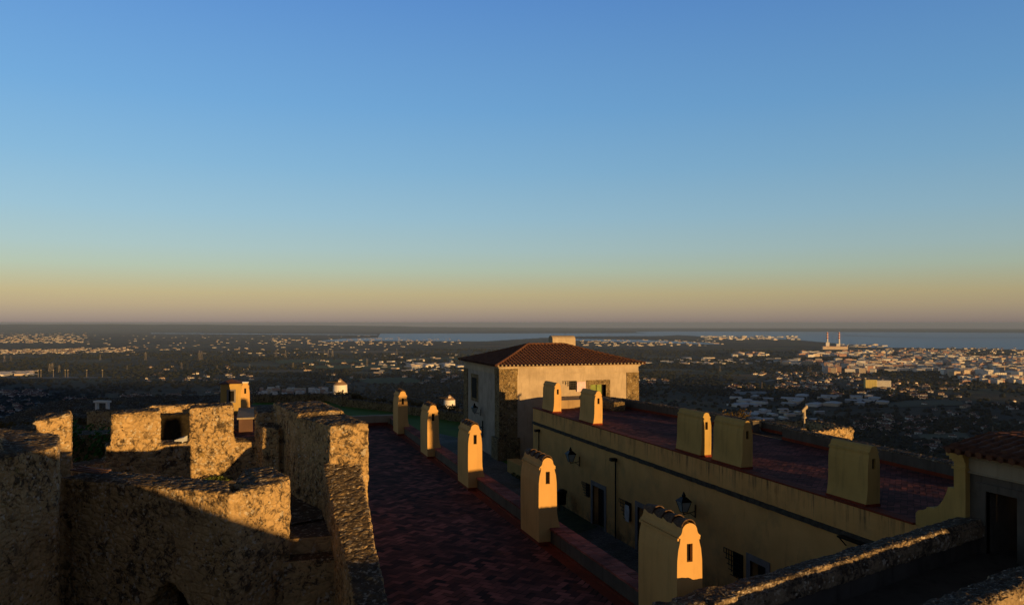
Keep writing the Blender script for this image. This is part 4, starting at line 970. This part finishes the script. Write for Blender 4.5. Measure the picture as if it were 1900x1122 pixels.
vs, fs = tileroof(ox0, ox1, oy0, oy1, EZ+.03, hip, .30, .42, 560, 260, .10)
rf = bl_(MB().add(vs, fs), 'roof', TILE, hs, HL)
bl_(MB().box(ox0+.03, ox1-.03, oy0+.03, oy1-.03, EZ, EZ+.045), 'eave_board', TILE, hs, HL)
# tile ends along the eaves
m = MB(); x = math.ceil(ox0/.30)*.30+.15
while x < ox1: m.tube((x, oy0-.03, EZ+.085), (x, oy0+.2, EZ+.115), .072, .06, 8); x += .30
bl_(m, 'tile_ends', BEIGE, hs, HL)
m = MB()
def ridge(p, q, r=.085):
    n = max(2, int((Vector(q)-Vector(p)).length/.38)); p, q = Vector(p), Vector(q)
    for k in range(n):
        a_, b_ = p.lerp(q, k/n), p.lerp(q, min(1, (k+1.15)/n)); m.tube(a_+Vector((0,0,.02)), b_, r*1.05, r*.85, 8)
zr = EZ+RH+.09
for cx_, cy_ in ((ox0, oy0), (ox1, oy0), (ox0, oy1), (ox1, oy1)):
    rx = RX0 if cx_ == ox0 else RX1; prev = None
    for k in range(9):
        t = k/8; X, Y = cx_+(rx-cx_)*t, cy_+(RY-cy_)*t; P_ = (X, Y, EZ+.07+RH*(t*.88+.12*t*t)+.03)
        if prev: ridge(prev, P_)
        prev = P_
ridge((RX0, RY, zr), (RX1, RY, zr))
bl_(m, 'ridge_tiles', TILE, hs, HL)
# roof chimney stack behind ridge
m = MB(); cxa, cxb = 24.2, 26.3; cy0, cy1 = 62.3, 63.3; n = 10
prof = [(cy0, -2.6), (cy0, -1.45)]+[(cy0+.5-.5*cos(pi*i/n), -1.45+.32*sin(pi*i/n)) for i in range(1, n)]+[(cy1, -1.45), (cy1, -2.6)]
k = len(prof); m.add([(cxa, y, z) for y, z in prof]+[(cxb, y, z) for y, z in prof], [tuple(range(k))[::-1], tuple(range(k, 2*k))]+[(i, (i+1) % k, (i+1) % k+k, i+k) for i in range(k)])
ch = bl_(m, 'chimney', HOUSEP, hs, HL)
# front window with green shutters
wn_ = bl_(MB().box(24.1, 24.45, HY0-.03, HY0+.3, -6.6, -4.4).box(25.75, 26.1, HY0-.03, HY0+.3, -6.6, -4.4).box(24.1, 26.1, HY0-.032, HY0+.3, -4.75, -4.4).box(24.1, 26.1, HY0-.034, HY0+.3, -6.62, -6.4), 'window', STONE3, hs, HL)
bl_(MB().box(24.45, 24.95, HY0+.1, HY0+.14, -6.4, -4.75).box(25.0, 25.4, HY0+.06, HY0+.1, -6.4, -4.75), 'shutter', GREEN, wn_, HL)
bl_(MB().box(25.4, 25.75, HY0+.3, HY0+.34, -6.4, -4.75), 'opening', DARK, wn_, HL)
g = bl_(MB().box(22.25, 23.5, HY0-.01, HY0+.02, -5.35, -4.55), 'small_window', DARK, hs, HL) if False else None
q = MB()
for k in range(6): xx = 22.2+k*.2; q.box(xx-.014, xx+.014, HY0-.06, HY0-.04, -4.5-.1*k-.12, -4.42)
for k in range(5): q.box(22.15+.22*k, 23.3, HY0-.065, HY0-.045, -4.45-.16*k, -4.42-.16*k)
bl_(q, 'iron_bracket', IRON, hs, HL); bl_(MB().box(22.7, 23.3, HY0-.03, HY0-.005, -5.1, -4.42), 'vent', DARK, hs, HL)
tag(bl_(MB().box(23.3, 24.0, HY0-.12, HY0-.08, -5.25, -4.5), 'plaque', PINK, hs, HL), 'pale pink plaque beside the green shutters')
# side window
sw = bl_(MB().box(HX0-.04, HX0+.05, 60.8, 62.9, -6.4, -4.2), 'window', STONE3, hs, HL); bl_(MB().box(HX0-.06, HX0-.045, 61.15, 62.55, -6.15, -4.5), 'opening', DARK, sw, HL)
m = MB().tube((HX0-.35, 59.2, -8.2), (HX0-.02, 59.2, -8.2), .03).tube((HX0-.35, 58.4, -8.2), (HX0-.35, 60.0, -8.2), .03).tube((HX0-.1, 59.2, -9.0), (HX0-.1, 59.2, -7.7), .05)
bl_(m, 'iron_bracket', IRON, hs, HL)
# ------------------------------------------------------------------ tiled gate at the right
gt_ = empty('tiled_gate', (17.3, 13, -5.4), 'gateway at the right edge with a tiled roof, yellow corner pier and dark doorway', 'gateway'); GL = Vector((17.3, 13, -5.4))
GX = 16.36; GT = -3.12
m = MB(); m.box(GX, GX+.6, 14.0, 14.45, -6.2, GT-.04); m.box(GX, GX+.6, 9.5, 13.2, -6.2, GT-.04); m.box(GX, GX+.6, 13.2, 14.0, -3.95, GT-.04)
m.box(GX+.6, 20.3, 14.0, 14.8, -6.2, GT-.04)
bl_(m, 'wall', GREYP, gt_, GL)
bl_(MB().box(GX-.035, GX+.1, 14.0, 14.22, -5.42, -3.95).box(GX-.035, GX+.1, 12.95, 13.2, -5.42, -3.95).box(GX-.05, GX+.12, 12.9, 14.27, -3.952, -3.78), 'door_surround', GREYP, gt_, GL)
bl_(MB().box(GX-.04, GX+.02, 9.5, 14.45, -3.57, GT-.04).box(GX-.075, GX+.02, 9.5, 14.46, -3.60, -3.57).box(GX-.07, GX+.02, 9.5, 14.46, -3.30, -3.26).box(GX-.12, GX+.02, 9.5, 14.5, GT-.06, GT-.01), 'entablature', BEIGE, gt_, GL)
bl_(MB().box(18.3, 20.4, 9.5, 13.9, -6.2, GT-.1), 'rear_block', REDSK, gt_, GL)
bl_(MB().box(17.55, 18.0, 12.9, 13.25, -5.42, -4.0).box(17.45, 18.1, 12.8, 13.35, -5.42, -4.95), 'inner_pier', REDSK, gt_, GL)
def gh(x, y):
    return .30*min(1, (x-15.95)/1.5) if x < 17.9 else .30, 'x', x-15.95
vs, fs = tileroof(15.98, 20.5, 9.3, 14.92, GT+.0, gh, .28, .40, 90, 300, .075)
bl_(MB().add(vs, fs), 'roof', TILE, gt_, GL); bl_(MB().box(16.05, 20.45, 9.4, 14.86, GT-.03, GT+.015), 'eave_board', TILE, gt_, GL)
m = MB(); y = math.ceil(9.5/.28)*.28+.14
while y < 14.9: m.tube((15.94, y, GT+.04), (16.3, y, GT+.11), .085, .075, 8); y += .28
bl_(m, 'eave_tiles', TILE, gt_, GL)
m = MB().box(16.22, 16.62, 14.452, 14.78, -6, GT-.25)
for z0, z1, o_ in ((GT-.25,GT-.2,.03),(GT-.2,GT-.12,.07),(GT-.12,GT-.03,.12)): m.box(16.22-o_, 16.62, 14.453-o_*.3, 14.78+o_, z0, z1)
m.box(16.185, 16.62, 14.43, 14.82, -3.55, -3.50)
bl_(m, 'pier', YELR, gt_, GL)
cur = [(15.95,-4.90),(15.87,-4.82),(15.74,-4.78),(15.62,-4.73),(15.60,-4.68),(15.50,-4.66),(15.38,-4.66),(15.28,-4.60),(15.18,-4.49),(15.10,-4.38),(15.03,-4.24),(14.98,-4.12),(14.96,-4.04),(14.77,-4.04)]
poly = [(14.77,-6.4),(15.95,-6.4)]+cur; n = len(poly)
bl_(MB().add([(16.23, y, z) for y, z in poly]+[(16.55, y, z) for y, z in poly], [tuple(range(n))[::-1], tuple(range(n, 2*n))]+[(i, (i+1) % n, (i+1) % n+n, i+n) for i in range(n)]), 'shoulder_wall', YELR, gt_, GL)
# ------------------------------------------------------------------ stone bastion with telescope
m = MB()
m.prism([(23.7,29.7),(27.5,30.7),(28.9,35.3),(24.0,37.2)], -16, -6.1)
m.prism([(23.6,29.9),(27.45,30.9),(27.5,31.5),(23.6,30.5)], -16, [-5.1,-4.98,-4.98,-5.1])
m.prism([(27.0,30.9),(27.5,30.8),(28.9,35.3),(28.4,35.5)], -16, [-4.98,-4.98,-5.25,-5.25])
m.prism([(23.6,36.5),(28.7,35.0),(28.9,35.5),(23.8,37.2)], -16, [-5.2,-5.3,-5.3,-5.2])
tag(rough(m, 'stone_bastion', STONE, .11, .06, .05), 'rubble stone bastion catching the sun beyond the roof parapet', 'bastion')
p = Vector((26.6, 33.2, -6.1)); t = empty('telescope', p, 'pale coin operated viewing telescope on a post in the bastion', 'telescope'); t.scale = (.6, .6, .97)
MB().tube((0, 0, 0), (0, 0, 1.25), .085, .07, 12).build('post', METALP, t); MB().lathe((0, 0, 1.25), [(.07, 0), (.2, .03), (.2, .1), (.08, .12)], 12).build('collar', METALP, t)
MB().tube((0, 0, 1.36), (0, 0, 1.7), .13, .11, 10).build('coin_box', METALP, t); MB().tube((-.32, -.08, 1.62), (.32, .08, 1.86), .085, .11, 12).build('barrel', METALP, t)
# bush near the telescope
t = empty('bush', (25.8, 38.2, -8), 'small autumn brown tree behind the bastion, left of the telescope', 'tree')
MB().tube((0, 0, -3), (.1, 0, 1.6), .08, .04).tube((0, 0, .8), (.5, .1, 1.9), .04, .02).tube((0, 0, .9), (-.4, .1, 2.0), .04, .02).build('trunk', BARK, t)
leaves('crown', DRY, [((rs.uniform(-.7, .8), rs.uniform(-.4, .5), rs.uniform(1.6, 2.9)), (.4, .35, .35)) for _ in range(14)], 90, .06, rs, t)
# ------------------------------------------------------------------ keep behind the camera
kp = MB()
kp.box(-9, 1.35, -14, -.6, -12, -1.6); kp.box(-9, 1.35, -1.1, -.6, -2, -.75); kp.box(.85, 1.35, -14, -.6, -2, -.75)
K_ = empty('castle_keep', (0, 0, -12), 'square stone keep whose top platform carries the viewpoint', 'tower')
bl_(kp, 'wall', STONE, K_, Vector((0, 0, -12)))
# unseen raking wall beside the keep, added and shaped to cast the diagonal shadow
rk = MB()
zz_ = lambda x: -1.45-.445*(x-2.75)
k = 10
for i in range(k):
    xa, xb = 1.35+(8.0-1.35)*i/k, 1.35+(8.0-1.35)*(i+1)/k; rk.prism([(xa, -2.3), (xb, -2.3), (xb, -1.8), (xa, -1.8)], -12, [zz_(xa), zz_(xb), zz_(xb), zz_(xa)])
rk.box(8.0, 10.5, -2.3, -1.8, -12, zz_(8.0))
bl_(rk, 'shadow_rampart', STONE, K_, Vector((0, 0, -12)))
tag(MB().prism([(20.6,46.7),(24.3,46.7),(24.3,53.9),(20.6,53.9)], SZ, -5.52).build('shadow_block', HOUSEP), 'hidden low flat block added to shade the front of the tiled house', 'building')  # out of sight, put here to throw a shadow on the house front
# ------------------------------------------------------------------ haze
hz = MB().box(-64000, 64000, -64000, 64000, -560, 6); hm = bpy.data.materials.new('haze_air'); hm.use_nodes = True
hn = hm.node_tree.nodes; hn.clear(); ho = hn.new('ShaderNodeOutputMaterial'); pv = hn.new('ShaderNodeVolumePrincipled')
pv.inputs['Color'].default_value = (.40,.56,.84,1); pv.inputs['Density'].default_value = 3.0e-5; pv.inputs['Anisotropy'].default_value = 0
hm.node_tree.links.new(pv.outputs[0], ho.inputs['Volume'])
o = hz.build('haze', hm); tag(o, 'pale evening haze over the whole plain and sea', 'haze', kind='stuff')
